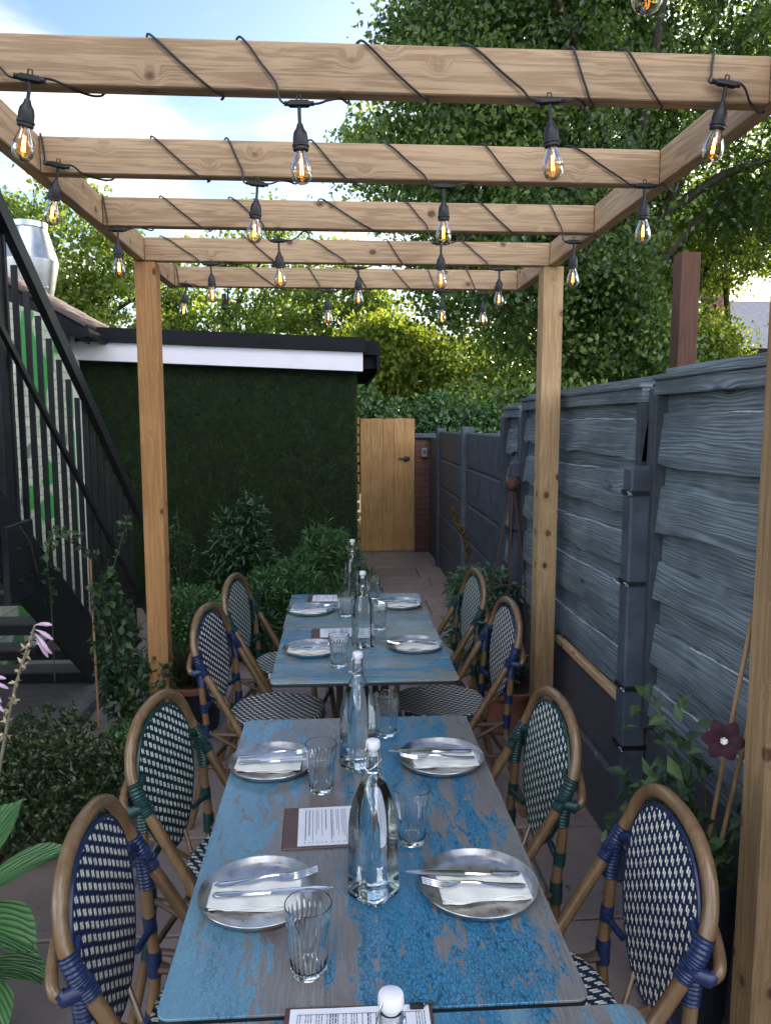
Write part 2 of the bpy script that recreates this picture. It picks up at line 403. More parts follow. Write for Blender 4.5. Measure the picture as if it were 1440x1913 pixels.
def tablemat(name, axis, pal, seed, patch=.5, crack=1., lanes=None):
    """distressed laminated paint; axis = grain axis; lanes = (position across, blue 0..1, wornness) print layout"""
    m, t, b = mat(name); x0, y0, _ = t.sep(t.coords()); c = t.coords((1, 1, 1), (seed * 3.1, seed * 1.7, 0)); x, y, z = t.sep(c)
    g, a = (y, x) if axis == 1 else (x, y)
    lane = t.noise(t.comb(t.math('MULTIPLY', a, 9), t.math('MULTIPLY', g, .9), 0.), 1., 3, .5, .4)
    lane2 = t.noise(t.comb(t.math('MULTIPLY', a, 16), t.math('MULTIPLY', g, 2.2), 4.), 1., 5, .62, .8)
    chips = t.noise(t.comb(t.math('MULTIPLY', a, 34), t.math('MULTIPLY', g, 10), 9.), 1., 9, .74, .6)
    fib = t.noise(t.comb(t.math('MULTIPLY', a, 300), t.math('MULTIPLY', g, 12), 0.), 1., 3, .6)
    big = t.noise(t.comb(t.math('MULTIPLY', a, 3), t.math('MULTIPLY', g, 1.4), 2.), 1., 2, .5)
    blue, pale, deep, wood, rust = pal
    if lanes:
        pos = t.math('ADD', t.math('ADD', x0, .36), t.math('MULTIPLY', t.math('SUBTRACT', lane, .5), .22))
        lb_ = t.ramp(t.math('DIVIDE', pos, .72), [(p, q) for p, q, _ in lanes]); lw_ = t.ramp(t.math('DIVIDE', pos, .72), [(p, q) for p, _, q in lanes])
    else:
        lb_ = t.mapr(lane, .38, .62, 0, 1, True); lw_ = t.mapr(big, .35, .65, .2, .6)
    col = t.mix(lb_, pale, blue)
    col = t.mix(t.math('MULTIPLY', t.mapr(lane2, .50, .64), .75), col, t.mix(lb_, tuple(q * .8 for q in pale), deep))
    col = t.mix(t.mapr(fib, .35, .8, 0, .35), col, tuple(q * .45 for q in blue))
    wv = t.comb(t.math('ADD', t.math('MULTIPLY', a, 165), t.math('MULTIPLY', lane2, 4)), t.math('ADD', t.math('MULTIPLY', g, 70), t.math('MULTIPLY', chips, 2)), 0.)
    ve = t.vor(wv, 1., 'DISTANCE_TO_EDGE')
    ck = t.math('MULTIPLY', t.mapr(ve, .03, .10, 1, 0), t.math('MULTIPLY', t.mapr(big, .36, .50, .35, 1), t.mapr(lb_, .25, .7, .3, 1)))
    ck2 = t.math('MULTIPLY', t.mapr(t.vor(t.comb(t.math('MULTIPLY', a, 420), t.math('MULTIPLY', g, 130), 0.), 1., 'DISTANCE_TO_EDGE'), .03, .14, 1, 0), t.mapr(lane2, .38, .6, .85, .1))
    ck = t.math('MAXIMUM', ck, ck2)
    pv = t.math('ADD', t.math('ADD', t.math('MULTIPLY', chips, .72), t.math('MULTIPLY', lane2, .33)), t.math('MULTIPLY', t.math('SUBTRACT', lw_, .4), .24))
    pm = t.mapr(pv, patch, patch + .014)
    wcol = t.mix(t.mapr(fib, .35, .7), wood, tuple(q * .62 for q in wood)); wcol = t.mix(t.mapr(t.noise(c, 7, 4), .54, .68, 0, .8), wcol, rust)
    col = t.mix(pm, col, wcol)
    col = t.mix(t.math('MULTIPLY', t.math('MULTIPLY', ck, t.math('SUBTRACT', 1., pm)), .88 * crack), col, tuple(q * .14 for q in blue))
    setp(t, b, Base_Color=col, Roughness=t.mapr(chips, .3, .7, .22, .38), Specular_IOR_Level=.5)
    bump(t, b, t.math('SUBTRACT', t.math('MULTIPLY', fib, .3), t.math('ADD', t.math('MULTIPLY', ck, .5), pm)), .12, .002); return m
PAL1 = ((.048, .235, .42), (.17, .32, .41), (.012, .17, .33), (.20, .19, .19), (.15, .095, .085))
PAL2 = ((.05, .22, .38), (.26, .36, .38), (.03, .13, .25), (.26, .24, .20), (.20, .15, .13))
M_t1 = tablemat('blue_crackle_top', 1, PAL1, 1.3, .54, 1., [(0, .1, .15), (.16, .25, .35), (.30, .35, .75), (.42, .5, .8), (.50, .95, .2), (.60, 1., .05), (.72, .9, .45), (.86, 1., .25), (.97, .6, .9)]); M_t2 = tablemat('pale_blue_top', 0, PAL2, 3.0, .55, .4)
M_t3 = tablemat('pale_blue_top_far', 0, PAL2, 5.1, .54, .4); M_t4 = tablemat('blue_crackle_top_near', 1, PAL1, 7.7, .53)
M_tedge = simple('table_black_edge', (.012, .012, .014), .5, var=.2)

def brickmat(name, c1, c2, mortar, sc=1., axes=(0, 2), paint=None, bh=.075, bw=.225):
    m, t, b = mat(name); s = t.sep(t.coords()); v = t.comb(s[axes[0]], s[axes[1]], 0.)
    br = t.node('ShaderNodeTexBrick', i_Scale=1.0, i_Mortar_Size=.006, i_Mortar_Smooth=.3, i_Brick_Width=bw, i_Row_Height=bh)
    br.inputs['Color1'].default_value = (*c1, 1); br.inputs['Color2'].default_value = (*c2, 1); br.inputs['Mortar'].default_value = (*mortar, 1)
    t.link(v, br.inputs['Vector']); n = t.noise(t.coords(), 18, 5, .6)
    col = t.mix(t.mapr(n, .35, .7, 0, .5), br.outputs[0], tuple(x * .5 for x in c1))
    if paint:
        n2 = t.noise(t.coords((1, 1.1, 1.3), (2, 3, 1)), 1.7, 2, .5); pm = t.mapr(n2, .57, .60)
        col = t.mix(pm, col, paint)
        n3 = t.noise(t.coords((1, 1.6, 1.2), (9, 1, 5)), 2.4, 2, .5); col = t.mix(t.mapr(n3, .66, .68, 0, .7), col, (.03, .06, .08))
    setp(t, b, Base_Color=col, Roughness=.75); bump(t, b, t.math('SUBTRACT', n, t.math('MULTIPLY', br.outputs[1], 2.)), .4, .006); return m
M_brick = brickmat('old_red_brick', (.17, .055, .04), (.10, .045, .045), (.14, .12, .11))
M_brickw = brickmat('painted_cream_brick', (.56, .58, .46), (.62, .63, .51), (.34, .35, .28), axes=(1, 2), paint=(.05, .30, .07))
M_render = simple('white_render', (.66, .62, .62), .7, var=.12, scale=5, bmp=.1)
M_fascia = simple('white_fascia', (.70, .66, .72), .45, var=.05, scale=4)
M_rooftile = simple('roof_tiles', (.085, .050, .045), .8, var=.4, scale=22, bmp=.4)
M_housebrick = brickmat('house_brick', (.26, .11, .08), (.20, .08, .06), (.25, .2, .18), bh=.1, bw=.3)
M_slate = simple('slate_roof', (.30, .28, .30), .6, var=.2, scale=6)
M_turfback = simple('turf_backing', (.006, .016, .007), .9, var=.3, scale=50)
M_turf = leafmat('turf_blades', (.013, .026, .007), (.026, .050, .011), (.070, .115, .026), .15, .6, .2)
def pavemat():
    m, t, b = mat('sandstone_slabs'); a = t.node('ShaderNodeAttribute', attribute_name='rnd'); c = t.coords(); n = t.noise(c, 4, 6, .6); n2 = t.noise(c, 45, 4, .7)
    col = t.ramp(a.outputs['Fac'], [(0, (.235, .175, .16)), (.5, (.26, .20, .185)), (1, (.30, .225, .195))])
    col = t.mix(t.mapr(n, .35, .7, 0, .5), col, (.19, .155, .165)); col = t.mix(t.mapr(n2, .6, .75, 0, .4), col, (.22, .19, .17))
    setp(t, b, Base_Color=col, Roughness=t.mapr(n, .3, .7, .5, .8)); bump(t, b, t.math('ADD', n, t.math('MULTIPLY', n2, .4)), .5, .008); return m
M_pave = pavemat(); M_grout = simple('sandy_grout', (.13, .10, .075), .95, var=.4, scale=60, bmp=.4)
M_ground = simple('soil_and_turf', (.05, .06, .03), .95, var=.5, scale=3)
M_bark = simple('tree_bark', (.055, .042, .032), .9, var=.4, scale=18, bmp=.8)
M_stem = simple('green_stem', (.06, .07, .03), .7, var=.3)
L_tree = leafmat('lime_leaves', (.035, .07, .024), (.085, .15, .042), (.24, .32, .10), .48, .38, .55)
L_tree2 = leafmat('far_leaves', (.08, .13, .035), (.15, .21, .05), (.28, .33, .08), .55)
L_bright = leafmat('sunny_leaves', (.09, .13, .025), (.17, .22, .04), (.30, .33, .07), .52)
L_hedge = leafmat('ivy_leaves', (.035, .085, .032), (.055, .12, .045), (.09, .17, .06), .28, .33, .5)
L_dark = leafmat('dark_shrub_leaves', (0.021, 0.058, 0.027), (0.037, 0.090, 0.040), (0.063, 0.126, 0.052), .25, .4, .5)
L_choisya = leafmat('choisya_leaves', (0.040, 0.110, 0.045), (0.070, 0.160, 0.065), (0.140, 0.250, 0.080), .3, .35, .5)
L_blue = leafmat('grey_green_leaves', (0.063, 0.119, 0.091), (0.105, 0.175, 0.133), (0.168, 0.252, 0.168), .25, .5, .4)
L_box = leafmat('box_leaves', (0.027, 0.045, 0.023), (0.054, 0.083, 0.037), (0.156, 0.195, 0.078), .25, .35, .5)
L_ivy = leafmat('climber_leaves', (.030, .062, .034), (.048, .092, .048), (.09, .16, .06), .3, .45, .4)
L_grass = leafmat('grass_tuft', (.04, .06, .03), (.07, .10, .05), (.16, .14, .08), .3)
L_brown = leafmat('brown_flower', (.12, .06, .02), (.20, .11, .04), (.28, .17, .06), .3)

def hostamat():
    m, t, b = mat('hosta_leaf'); uv = t.node('ShaderNodeUVMap'); s = t.sep(uv.outputs[0])
    veins = t.math('ABSOLUTE', t.math('SINE', t.math('MULTIPLY', s[0], 22.)))
    col = t.mix(t.mapr(veins, 0, .8), (.045, .12, .042), (.09, .22, .075)); col = t.mix(t.mapr(t.noise(t.coords(), 9, 3), .4, .7, 0, .4), col, (.12, .25, .08))
    setp(t, b, Base_Color=col, Roughness=.4); bump(t, b, veins, .6, .006)
    tr = t.node('ShaderNodeBsdfTranslucent'); t.link(col, tr.inputs[0]); mx = t.node('ShaderNodeMixShader'); mx.inputs[0].default_value = .25
    t.link(b.outputs[0], mx.inputs[1]); t.link(tr.outputs[0], mx.inputs[2]); t.link(mx.outputs[0], t.n['Material Output'].inputs[0]); return m
M_hosta = hostamat()
M_pink = simple('lilac_petal', (.55, .36, .52), .55, var=.15); M_purple = simple('purple_petal', (.028, .003, .012), .8, var=.3)
M_stalk = simple('dry_stalk', (.16, .14, .10), .7, var=.3, scale=30)
M_drybract = simple('dry_bract', (.40, .32, .20), .7, var=.3)

# ------------------------------------------------------------ setting: ground and paving
g = MB(); g.add([(-220, -60, -.03), (220, -60, -.03), (220, 420, -.03), (-220, 420, -.03)], [(0, 1, 2, 3)])
tag(g.build('ground', M_ground, smooth=False), kind='structure')
g = MB(); g.box(-2.25, 1.25, -1.2, 10.6, -.026, -.008)
tag(g.build('patio_bed', M_grout, smooth=False), kind='structure')
g = MB(); rv = []
y = -1.2; k = 0
rows = [.6, .45, .6, .9, .6, .45, .6, .6, .9, .45, .6, .6, .45, .6, .6, .45, .6, .6, .6, .6, .6]
for h in rows:
    x = -2.25 + (-.37 * (k % 2)) - .15 * (k % 3)
    while x < 1.25:
        ww = random.choice([.6, .9, .75, .6]); a, c = max(x, -2.25), min(x + ww, 1.25)
        if c - a > .06:
            dz = random.uniform(-.002, .002)
            g.box(a + .006, c - .006, y + .006, min(y + h, 10.6) - .006, -.012, .0 + dz, bev=.004); rv += [random.random()] * 26
        x += ww
    y += h; k += 1
    if y > 10.5: break
po = g.build('paving', M_pave, smooth=False); tag(po, kind='structure')
at = po.data.attributes.new('rnd', 'FLOAT', 'FACE'); at.data.foreach_set('value', np.array(rv[:len(po.data.polygons)] + [.5] * max(0, len(po.data.polygons) - len(rv)), np.float32))

g = MB(); V = []
for i in range(9):
    for j in range(21): V.append((-2.24 + .118 * i, 1.2 + .14 * j, .004 + .03 * math.sin(math.pi * i / 8) * (1 + .4 * math.sin(j * 1.7 + i))))
g.add(V, [(i * 21 + j, (i + 1) * 21 + j, (i + 1) * 21 + j + 1, i * 21 + j + 1) for i in range(8) for j in range(20)])
tag(g.build('planting_bed', M_soil), kind='structure')

# ------------------------------------------------------------ pergola (one thing)
per = thing('pergola', 'pale pine pergola of posts and cross beams over the dining tables', 'pergola', (0, 0, 0))
def wood(name, x0, x1, y0, y1, z0, z1, m, bev=.003):
    c = ((x0 + x1) / 2, (y0 + y1) / 2, (z0 + z1) / 2)
    o = MB().box(x0 - c[0], x1 - c[0], y0 - c[1], y1 - c[1], z0 - c[2], z1 - c[2], bev=bev).build(name, m, per, smooth=False)
    o.location = c; return o
PL, PR = -.893, 1.028
wood('side_beam', PL, -.848, .3, 4.33, 2.4, 2.503, M_pineY); wood('side_beam', .983, PR, .3, 4.33, 2.4, 2.503, M_pineY)
BEAMY = [.58, 1.18, 1.78, 2.38, 2.98, 3.595, 4.24]
for i, by in enumerate(BEAMY):
    wood('cross_beam', -.846, .981, by, by + .045, 2.398, 2.500, M_pineX)
wood('post', -.896, -.803, 3.60, 3.695, 0, 2.397, M_pineZ); wood('post', .957, 1.050, 3.60, 3.695, 0, 2.397, M_pineZ2)
wood('post', -.896, -.803, .62, .71, 0, 2.397, M_pineZ); wood('post', .957, 1.050, 1.60, 1.69, 0, 2.397, M_pineZ3)

# ------------------------------------------------------------ festoon lights
def festoon(label, Y, wraps, group='festoon light strings wrapped round the pergola beams'):
    """wraps: [(x_top, x_bottom)], bulbs: [(x, z_connector)]"""
    root = thing('festoon_string', label, 'string lights', (0, Y, 2.4), 0, group)
    f, bk, lo, hi, r = -.005, .050, -.007, .106, .0027
    P = []; bulbs = []
    for i, wr in enumerate(wraps):
        a, c = wr[0], wr[1]
        P += [(a - .012, bk - .02, hi), (a, f + .004, hi - .001)]
        nx = wraps[i + 1][0] if i < len(wraps) - 1 else None
        if len(wr) > 2:
            z0 = wr[2] - 2.4; bulbs.append((c, wr[2], wr[3])); e = c - .034; sgn = 1
            if z0 > -.005:
                P += [(a + (e - a) * .4, f - .001, .075), (a + (e - a) * .8, -.011, z0 + .02)]
            else:
                P += [(a + (e - a) * .22, f - .001, .085), (a + (e - a) * .5, f - .001, .05), (a + (e - a) * .82, f - .003, .012)]
            P += [(e, -.014, z0 + .001), (c + .034, -.014, z0 + .001), (c + .062, -.006, min(z0 + .012, -.002)), (c + .09, .02, -.0075)]
            c = c + .10
        else:
            P += [(a + (c - a) * .16, f - .001, .088), (a + (c - a) * .45, f - .001, .052), (a + (c - a) * .78, f - .001, .014), (c, f + .003, lo), (c + .015, .02, lo)]
        if nx is not None:
            P += [(c + (nx - c) * .15, bk - .008, lo), (c + (nx - c) * .3, bk, .01), (c + (nx - c) * .8, bk, .09)]
        else: P += [(c + .02, bk - .005, lo), (c + .03, bk, .02)]
    mb = MB(); mb.tube(catmull(P, 6), r, 6)
    mb.build('cable', M_cable, root)
    for bx, bz, tilt in bulbs:
        z0 = bz - 2.4
        h = MB()
        h.box(-.024, .024, -.007, .007, -.008, .007, bev=.004); h.tube([(-.032, 0, 0), (.032, 0, 0)], .0055, 8)
        h.tube([(-.005, 0, .005), (-.004, 0, .017), (.004, 0, .017), (.005, 0, .005)], .002, 5)
        h.tube(catmull([(0, 0, -.004), (.002 * tilt, 0, -.022), (0, 0, -.046)], 4), .0042, 6)
        h.lathe([(.002, -.040), (.006, -.042), (.009, -.052), (.0145, -.060), (.0165, -.072), (.0165, -.084), (.0185, -.086), (.0185, -.090), (.0165, -.092), (.017, -.097), (.013, -.099)], 16)
        ho = h.build('lamp_holder', M_cable, root); ho.location = (bx, -.016, z0); ho.rotation_euler = (tilt * .10, tilt * .28, 0)
        bl = MB().lathe([(.011, -.096), (.0125, -.106), (.0175, -.118), (.0220, -.132), (.0235, -.143), (.0215, -.155), (.0150, -.164), (.0060, -.1685), (.001, -.169)], 20, cap=False).build('bulb', M_bulb, ho)
        fm = MB()
        for q in range(4):
            a = q * math.pi / 2 + .4; fm.tube([(.0022 * math.cos(a), .0022 * math.sin(a), -.116), (.0036 * math.cos(a + .3), .0036 * math.sin(a + .3), -.148)], .0008, 5)
        fm.build('filament', M_fil, ho)
        MB().tube([(0, 0, -.098), (0, 0, -.116)], .0018, 6).build('filament_stem', M_bulbbase, ho)
    return root
festoon('black cable with warm bulbs wrapped round the nearest pergola beam in full view', 1.78,
        [(-.80, -.641, 2.403, .6), (-.395, -.258), (-.202, -.076, 2.366, -.1), (.059, .193), (.287, .473, 2.385, -.25), (.524, .569), (.644, .727), (.845, .871, 2.432, .5)])
festoon('black cable with warm bulbs wrapped round the second pergola beam from the front', 2.38,
        [(-.842, -.792, 2.415, .7), (-.528, -.389), (-.313, -.226, 2.374, .3), (-.07, .039), (.141, .322, 2.377, 0), (.44, .545), (.701, .930, 2.390, 0)])
festoon('black cable with warm bulbs wrapped round the middle pergola beam', 2.98,
        [(-.844, -.791, 2.380, 0), (-.635, -.483), (-.384, -.209, 2.350, -.1), (-.051, .147), (.257, .395, 2.350, 0), (.538, .672), (.803, .900, 2.361, 0)])
festoon('black cable with small warm bulbs wrapped round the beam resting on the far posts', 3.595,
        [(-.771, -.554, 2.384, -.1), (-.40, -.26), (-.118, .103, 2.376, 0), (.23, .31), (.565, .745, 2.377, 0)])
festoon('black cable with small warm bulbs wrapped round the farthest pergola beam', 4.24,
        [(-.84, -.787, 2.405, .4), (-.467, -.301), (-.15, -.039, 2.378, 0), (.10, .17), (.30, .407), (.49, .573, 2.385, .1), (.70, .791, 2.373, -.1)])
festoon('black cable whose bulb tip just shows at the top edge above the front beam', 1.18,
        [(-.25, -.142, 2.443, 0), (.1, .2), (.36, .452, 2.437, 0)])

# ------------------------------------------------------------ chairs
def make_chair(kind):
    wb, ws, bd = (M_wB, M_wBs, M_bindB) if kind == 'blue' else (M_wG, M_wGs, M_bindG)
    root = thing('bistro_chair', 'x', 'chair', (0, 0, 0), 0, 'bistro chairs around the tables')
    half = [(-.050, .196, .315), (-.105, .198, .425), (-.155, .200, .51), (-.225, .201, .625), (-.270, .200, .70), (-.296, .190, .76), (-.308, .162, .822), (-.313, .115, .866), (-.315, .058, .888)]
    pts = [(x, -y, z) for x, y, z in half] + [(-.316, 0, .893)] + half[::-1]
    MB().tube(catmull(pts, 6), .0150, 12).build('back_frame', M_bamboo, root)
    for s in (-1, 1):
        mb = MB()
        seg = catmull([(-.244, s * .2005, .657), (-.257, s * .2005, .679), (-.271, s * .200, .702), (-.287, s * .196, .738)], 9)
        mb.tube(seg, [.0195 if i % 2 else .0172 for i in range(len(seg))], 12)
        seg = catmull([(-.2605, s * .2005, .612), (-.263, s * .2005, .64), (-.266, s * .200, .67), (-.270, s * .199, .70)], 7)
        mb.tube(seg, [.0185 if i % 2 else .0165 for i in range(len(seg))], 12)
        mb.tube([(-.256, s * .2005, .69), (-.258, s * .2005, .632)], [.019, .012], 10)
        mb.build('binding', bd, root)
        # bracket pieces tying the woven panel
        mb = MB(); mb.tube([(-.276, s * .196, .715), (-.286, s * .150, .735)], [.011, .009, ][:2], 10)
        mb.build('binding', bd, root); mb = MB()
        mb.tube([(-.248, s * .200, .52), (-.262, s * .115, .515)], .0085, 10); mb.tube([(-.2545, s * .2, .502), (-.258, s * .2, .540)], .0158, 10)
        mb.build('binding', bd, root)
        MB().tube(catmull([(-.267, s * .200, .70), (-.260, s * .201, .56), (-.248, s * .199, .44), (-.254, s * .199, .33), (-.296, s * .205, .12), (-.330, s * .210, 0)], 6), .0135, 10).build('leg', M_bamboo, root)
        MB().tube(catmull([(.135, s * .165, .44), (.150, s * .178, .30), (.185, s * .190, 0)], 6), .0135, 10).build('leg', M_bamboo, root)
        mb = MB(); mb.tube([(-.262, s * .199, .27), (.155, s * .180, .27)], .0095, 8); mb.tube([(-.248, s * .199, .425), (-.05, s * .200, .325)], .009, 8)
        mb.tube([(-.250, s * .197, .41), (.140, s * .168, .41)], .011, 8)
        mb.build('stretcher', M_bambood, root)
        mb = MB(); mb.tube([(-.2495, s * .199, .455), (-.2485, s * .199, .395)], .0175, 10); mb.build('binding', bd, root); mb = MB(); mb.tube([(-.2575, s * .199, .30), (-.266, s * .2, .25)], .0165, 10); mb.build('binding', bd, root)
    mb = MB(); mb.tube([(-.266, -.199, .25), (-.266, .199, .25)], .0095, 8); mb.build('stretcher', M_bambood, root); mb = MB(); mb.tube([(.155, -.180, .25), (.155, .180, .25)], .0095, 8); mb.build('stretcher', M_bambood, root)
    # curved rail behind the panel
    MB().tube(catmull([(-.262, -.206, .672), (-.290, -.216, .668), (-.312, -.206, .690), (-.332, -.12, .722), (-.338, 0, .728), (-.332, .12, .722), (-.312, .206, .690), (-.290, .216, .668), (-.262, .206, .672)], 6), .0115, 10).build('back_rail', M_bamboo, root)
    for s in (-1, 1):
        mb = MB(); mb.tube([(-.262, s * .204, .675), (-.288, s * .216, .668), (-.298, s * .214, .676)], [.0165, .0155, .014], 10)
        mb.build('binding', bd, root)
    # woven panel
    out = [(0, .866), (.066, .856), (.120, .820), (.155, .762), (.163, .70), (.156, .635), (.132, .570), (.095, .515), (.048, .478), (.018, .466)]
    L = out + [(-y, z) for y, z in out[::-1][:-1]]
    L = catmull([(y, z, 0) for y, z in L], 4, True)
    def xx(z): return -.262 - .045 * max(0, (z - .47) / .39) ** 1.1
    n = len(L); V = []; F = []; K = 10
    cy, cz = 0, .68
    for side in (1, -1):
        for k in range(K + 1):
            tt = k / K
            for p in L:
                yy, zz = cy + (p[0] - cy) * tt, cz + (p[1] - cz) * tt
                V.append((xx(zz) + side * (.004 + .004 * (1 - tt ** 3)), yy, zz))
    for s_, off in ((0, 0), (1, n * (K + 1))):
        for k in range(K):
            for i in range(n):
                j = (i + 1) % n; a, b_, c_, d_ = off + k * n + i, off + k * n + j, off + (k + 1) * n + j, off + (k + 1) * n + i
                F.append((a, b_, c_, d_) if s_ else (d_, c_, b_, a))
    MB().add(V, F).build('back_panel', wb, root)
    rim = [(xx(p[1]), p[0], p[1]) for p in L]
    rim2 = []
    for i in range(len(rim)): 
        a = np.array(rim[i]); b_ = np.array(rim[(i + 1) % len(rim)])
        for q in range(3): rim2.append(a + (b_ - a) * q / 3)
    MB().tube(rim2, [.0062 if i % 2 else .0052 for i in range(len(rim2))], 8, closed=True).build('panel_rim', bd, root)
    mb = MB()
    for s in (-1, 1): mb.tube([(-.262, s * .05, .48), (-.225, s * .012, .43)], .007, 8)
    mb.build('panel_support', M_bamboo, root)
    # seat: rounded, slightly dished
    def sr(a): 
        c_, s_ = math.cos(a), math.sin(a); return .205 * (1 - .02 * math.cos(2 * a)) / (abs(c_) ** 2.6 + abs(s_) ** 2.6) ** (1 / 2.6) * (1.0 if c_ < 0 else .97)
    prof = [(0, .448), (.5, .450), (.8, .455), (.93, .459), (.985, .455), (1.0, .443), (.985, .428), (.93, .420)]
    n = 48; V = []; F = []
    for r_, z in prof:
        for k in range(n):
            a = 2 * math.pi * k / n; q = max(r_, .01) * sr(a); V.append((q * math.cos(a) - .005, q * math.sin(a), z))
    for i in range(len(prof) - 1):
        for k in range(n): F.append((i * n + k, i * n + (k + 1) % n, (i + 1) * n + (k + 1) % n, (i + 1) * n + k)[::-1])
    F.append(tuple((len(prof) - 1) * n + k for k in range(n))); F.append(tuple(range(n))[::-1])
    MB().add(V, F).build('seat', ws, root)
    rr = [(.975 * sr(a) * math.cos(a) - .005, .975 * sr(a) * math.sin(a), .421) for a in np.linspace(0, 2 * math.pi, 41)[:-1]]
    MB().tube(rr, .010, 8, closed=True).build('seat_frame', M_bamboo, root)
    return root
protos = {}
CH = [  # colour, wrap midpoint, facing angle (0 = +X), label
    ('blue', (-.462, 1.50), -2, 'navy and cream woven bistro chair on the left, nearest the camera by the hosta'),
    ('green', (-.478, 2.15), -13, 'green and white woven bistro chair left of the long table, by the box bush'),
    ('blue', (-.520, 3.27), -12, 'navy and white woven bistro chair on the left, before the grass pot'),
    ('green', (-.492, 3.93), -11, 'green and white woven bistro chair at the far left, before the dark shrubs'),
    ('blue', (.650, 1.475), 181, 'navy and cream woven bistro chair nearest on the right, beneath the purple clematis'),
    ('green', (.583, 2.11), 185, 'green and white woven bistro chair on the right beside the dark gravel board'),
    ('blue', (.712, 3.30), 185, 'navy and white woven bistro chair close before the far right pergola post'),
    ('green', (.690, 3.98), 186, 'green and white woven bistro chair farthest on the right, near the shrub by the fence')]
for kind, (mx, my), ang, lab in CH:
    o = protos.get(kind)
    if o is None: o = protos[kind] = make_chair(kind)
    else: o = copy_tree(o)
    a = R(ang); o.location = (mx + .27 * math.cos(a), my + .27 * math.sin(a), .002); o.rotation_euler = (0, 0, a)
    relabel(o, lab)

# ------------------------------------------------------------ tables
def table(label, x0, x1, y0, y1, mt, z=.75, bases=1, rz=0):
    cx, cy = (x0 + x1) / 2, (y0 + y1) / 2; hx, hy = (x1 - x0) / 2, (y1 - y0) / 2
    root = thing('dining_table', label, 'table', (cx, cy, 0), R(rz), 'painted tables set in a row')
    def slab(z0, z1, inset, m, nm):
        r = .022; P = []
        for qx, qy, a0 in ((hx - r, hy - r, 0), (-hx + r, hy - r, 90), (-hx + r, -hy + r, 180), (hx - r, -hy + r, 270)):
            for k in range(6): a = R(a0 + 18 * k); P.append((qx + (r - inset) * math.cos(a), qy + (r - inset) * math.sin(a)))
        n = len(P); V = [(x, y, z0) for x, y in P] + [(x, y, z1 - .001) for x, y in P] + [(x * .999, y * .999, z1) for x, y in P]
        F = [tuple(range(n))[::-1], tuple(range(2 * n, 3 * n))] + [(k * n + i, k * n + (i + 1) % n, (k + 1) * n + (i + 1) % n, (k + 1) * n + i) for k in range(2) for i in range(n)]
        MB().add(V, F).build(nm, m, root, ang=30)
    slab(z - .004, z, 0, mt, 'tabletop'); slab(z - .016, z - .0042, .0015, M_tedge, 'tabletop_edge')
    ys = [0] if bases == 1 else [-hy * .52, hy * .52]
    for yy in ys:
        mb = MB()
        for sx in (-1, 1):
            for sy in (-1, 1): mb.box(sx * .092 - .013, sx * .092 + .013, yy + sy * .05 - .013, yy + sy * .05 + .013, .05, z - .03)
        mb.box(-.30, .30, yy - .03, yy + .03, z - .036, z - .017); mb.box(-.03, .03, yy - .26, yy + .26, z - .037, z - .018)
        mb.build('pedestal', M_iron, root, smooth=False)
        mb = MB()
        for a in (35, 145, 215, 325):
            c_, s_ = math.cos(R(a)), math.sin(R(a)); mb.tube([(c_ * .06, yy + s_ * .05, .075), (c_ * .2, yy + s_ * .17, .05), (c_ * .34, yy + s_ * .27, .012)], [.026, .02, .013], 8)
        mb.build('foot', M_iron, root)
    return root
table('long table with crackled blue and grey paint, at the centre of the picture', -.292, .405, 1.128, 2.355, M_t1, bases=2)
table('square table of washed blue and sandy boards just behind the long table', -.247, .442, 2.695, 3.432, M_t2)
table('farthest square table of washed blue and sandy boards, in front of the dark shrubs', -.251, .440, 3.436, 4.14, M_t3)
table('blue crackled table of which only the far edge shows at the bottom of the picture', -.262, .476, .39, 1.118, M_t4, z=.748)

# ------------------------------------------------------------ place settings
def plate_mesh():
    pr = [(.0, .0015), (.05, .0015), (.085, .002), (.100, .004), (.110, .0095), (.1165, .0185), (.1180, .0195), (.1185, .0185), (.112, .008), (.102, .0015), (.088, .0), (.0, .0)]
    return MB().lathe([(max(r, .0005), z) for r, z in pr], 56)
def napkin_mesh(sd):
    rr = random.Random(sd); mb = MB()
    for k in range(3):
        nx, ny = 16, 6; V = []; F = []; o = k * .0035; sk = rr.uniform(-.004, .004)
        for i in range(nx + 1):
            for j in range(ny + 1):
                x = -.088 + .172 * i / nx - (.004 if k == 1 else 0); y = -.040 + .080 * j / ny + sk + .004 * math.sin(i * .5 + k)
                e = abs(i / nx - .5) * 2
                zz = .004 + o + .010 * max(0, e - .62) ** 1.0 + .0022 * math.sin(i * .9 + j * .6 + k) * (1 if k == 2 else .4)
                V.append((x, y, zz))
        for i in range(nx):
            for j in range(ny): a = i * (ny + 1) + j; F.append((a, a + ny + 1, a + ny + 2, a + 1))
        n = len(V); V += [(x, y, z - .0022) for x, y, z in V]; F += [tuple(q + n for q in f[::-1]) for f in F]
        edge = [i * (ny + 1) for i in range(nx + 1)] + [nx * (ny + 1) + j for j in range(1, ny + 1)] + [i * (ny + 1) + ny for i in range(nx - 1, -1, -1)] + [j for j in range(ny - 1, 0, -1)]
        for q in range(len(edge)): a, b_ = edge[q], edge[(q + 1) % len(edge)]; F.append((b_, a, a + n, b_ + n))
        mb.add(V, F)
    return mb
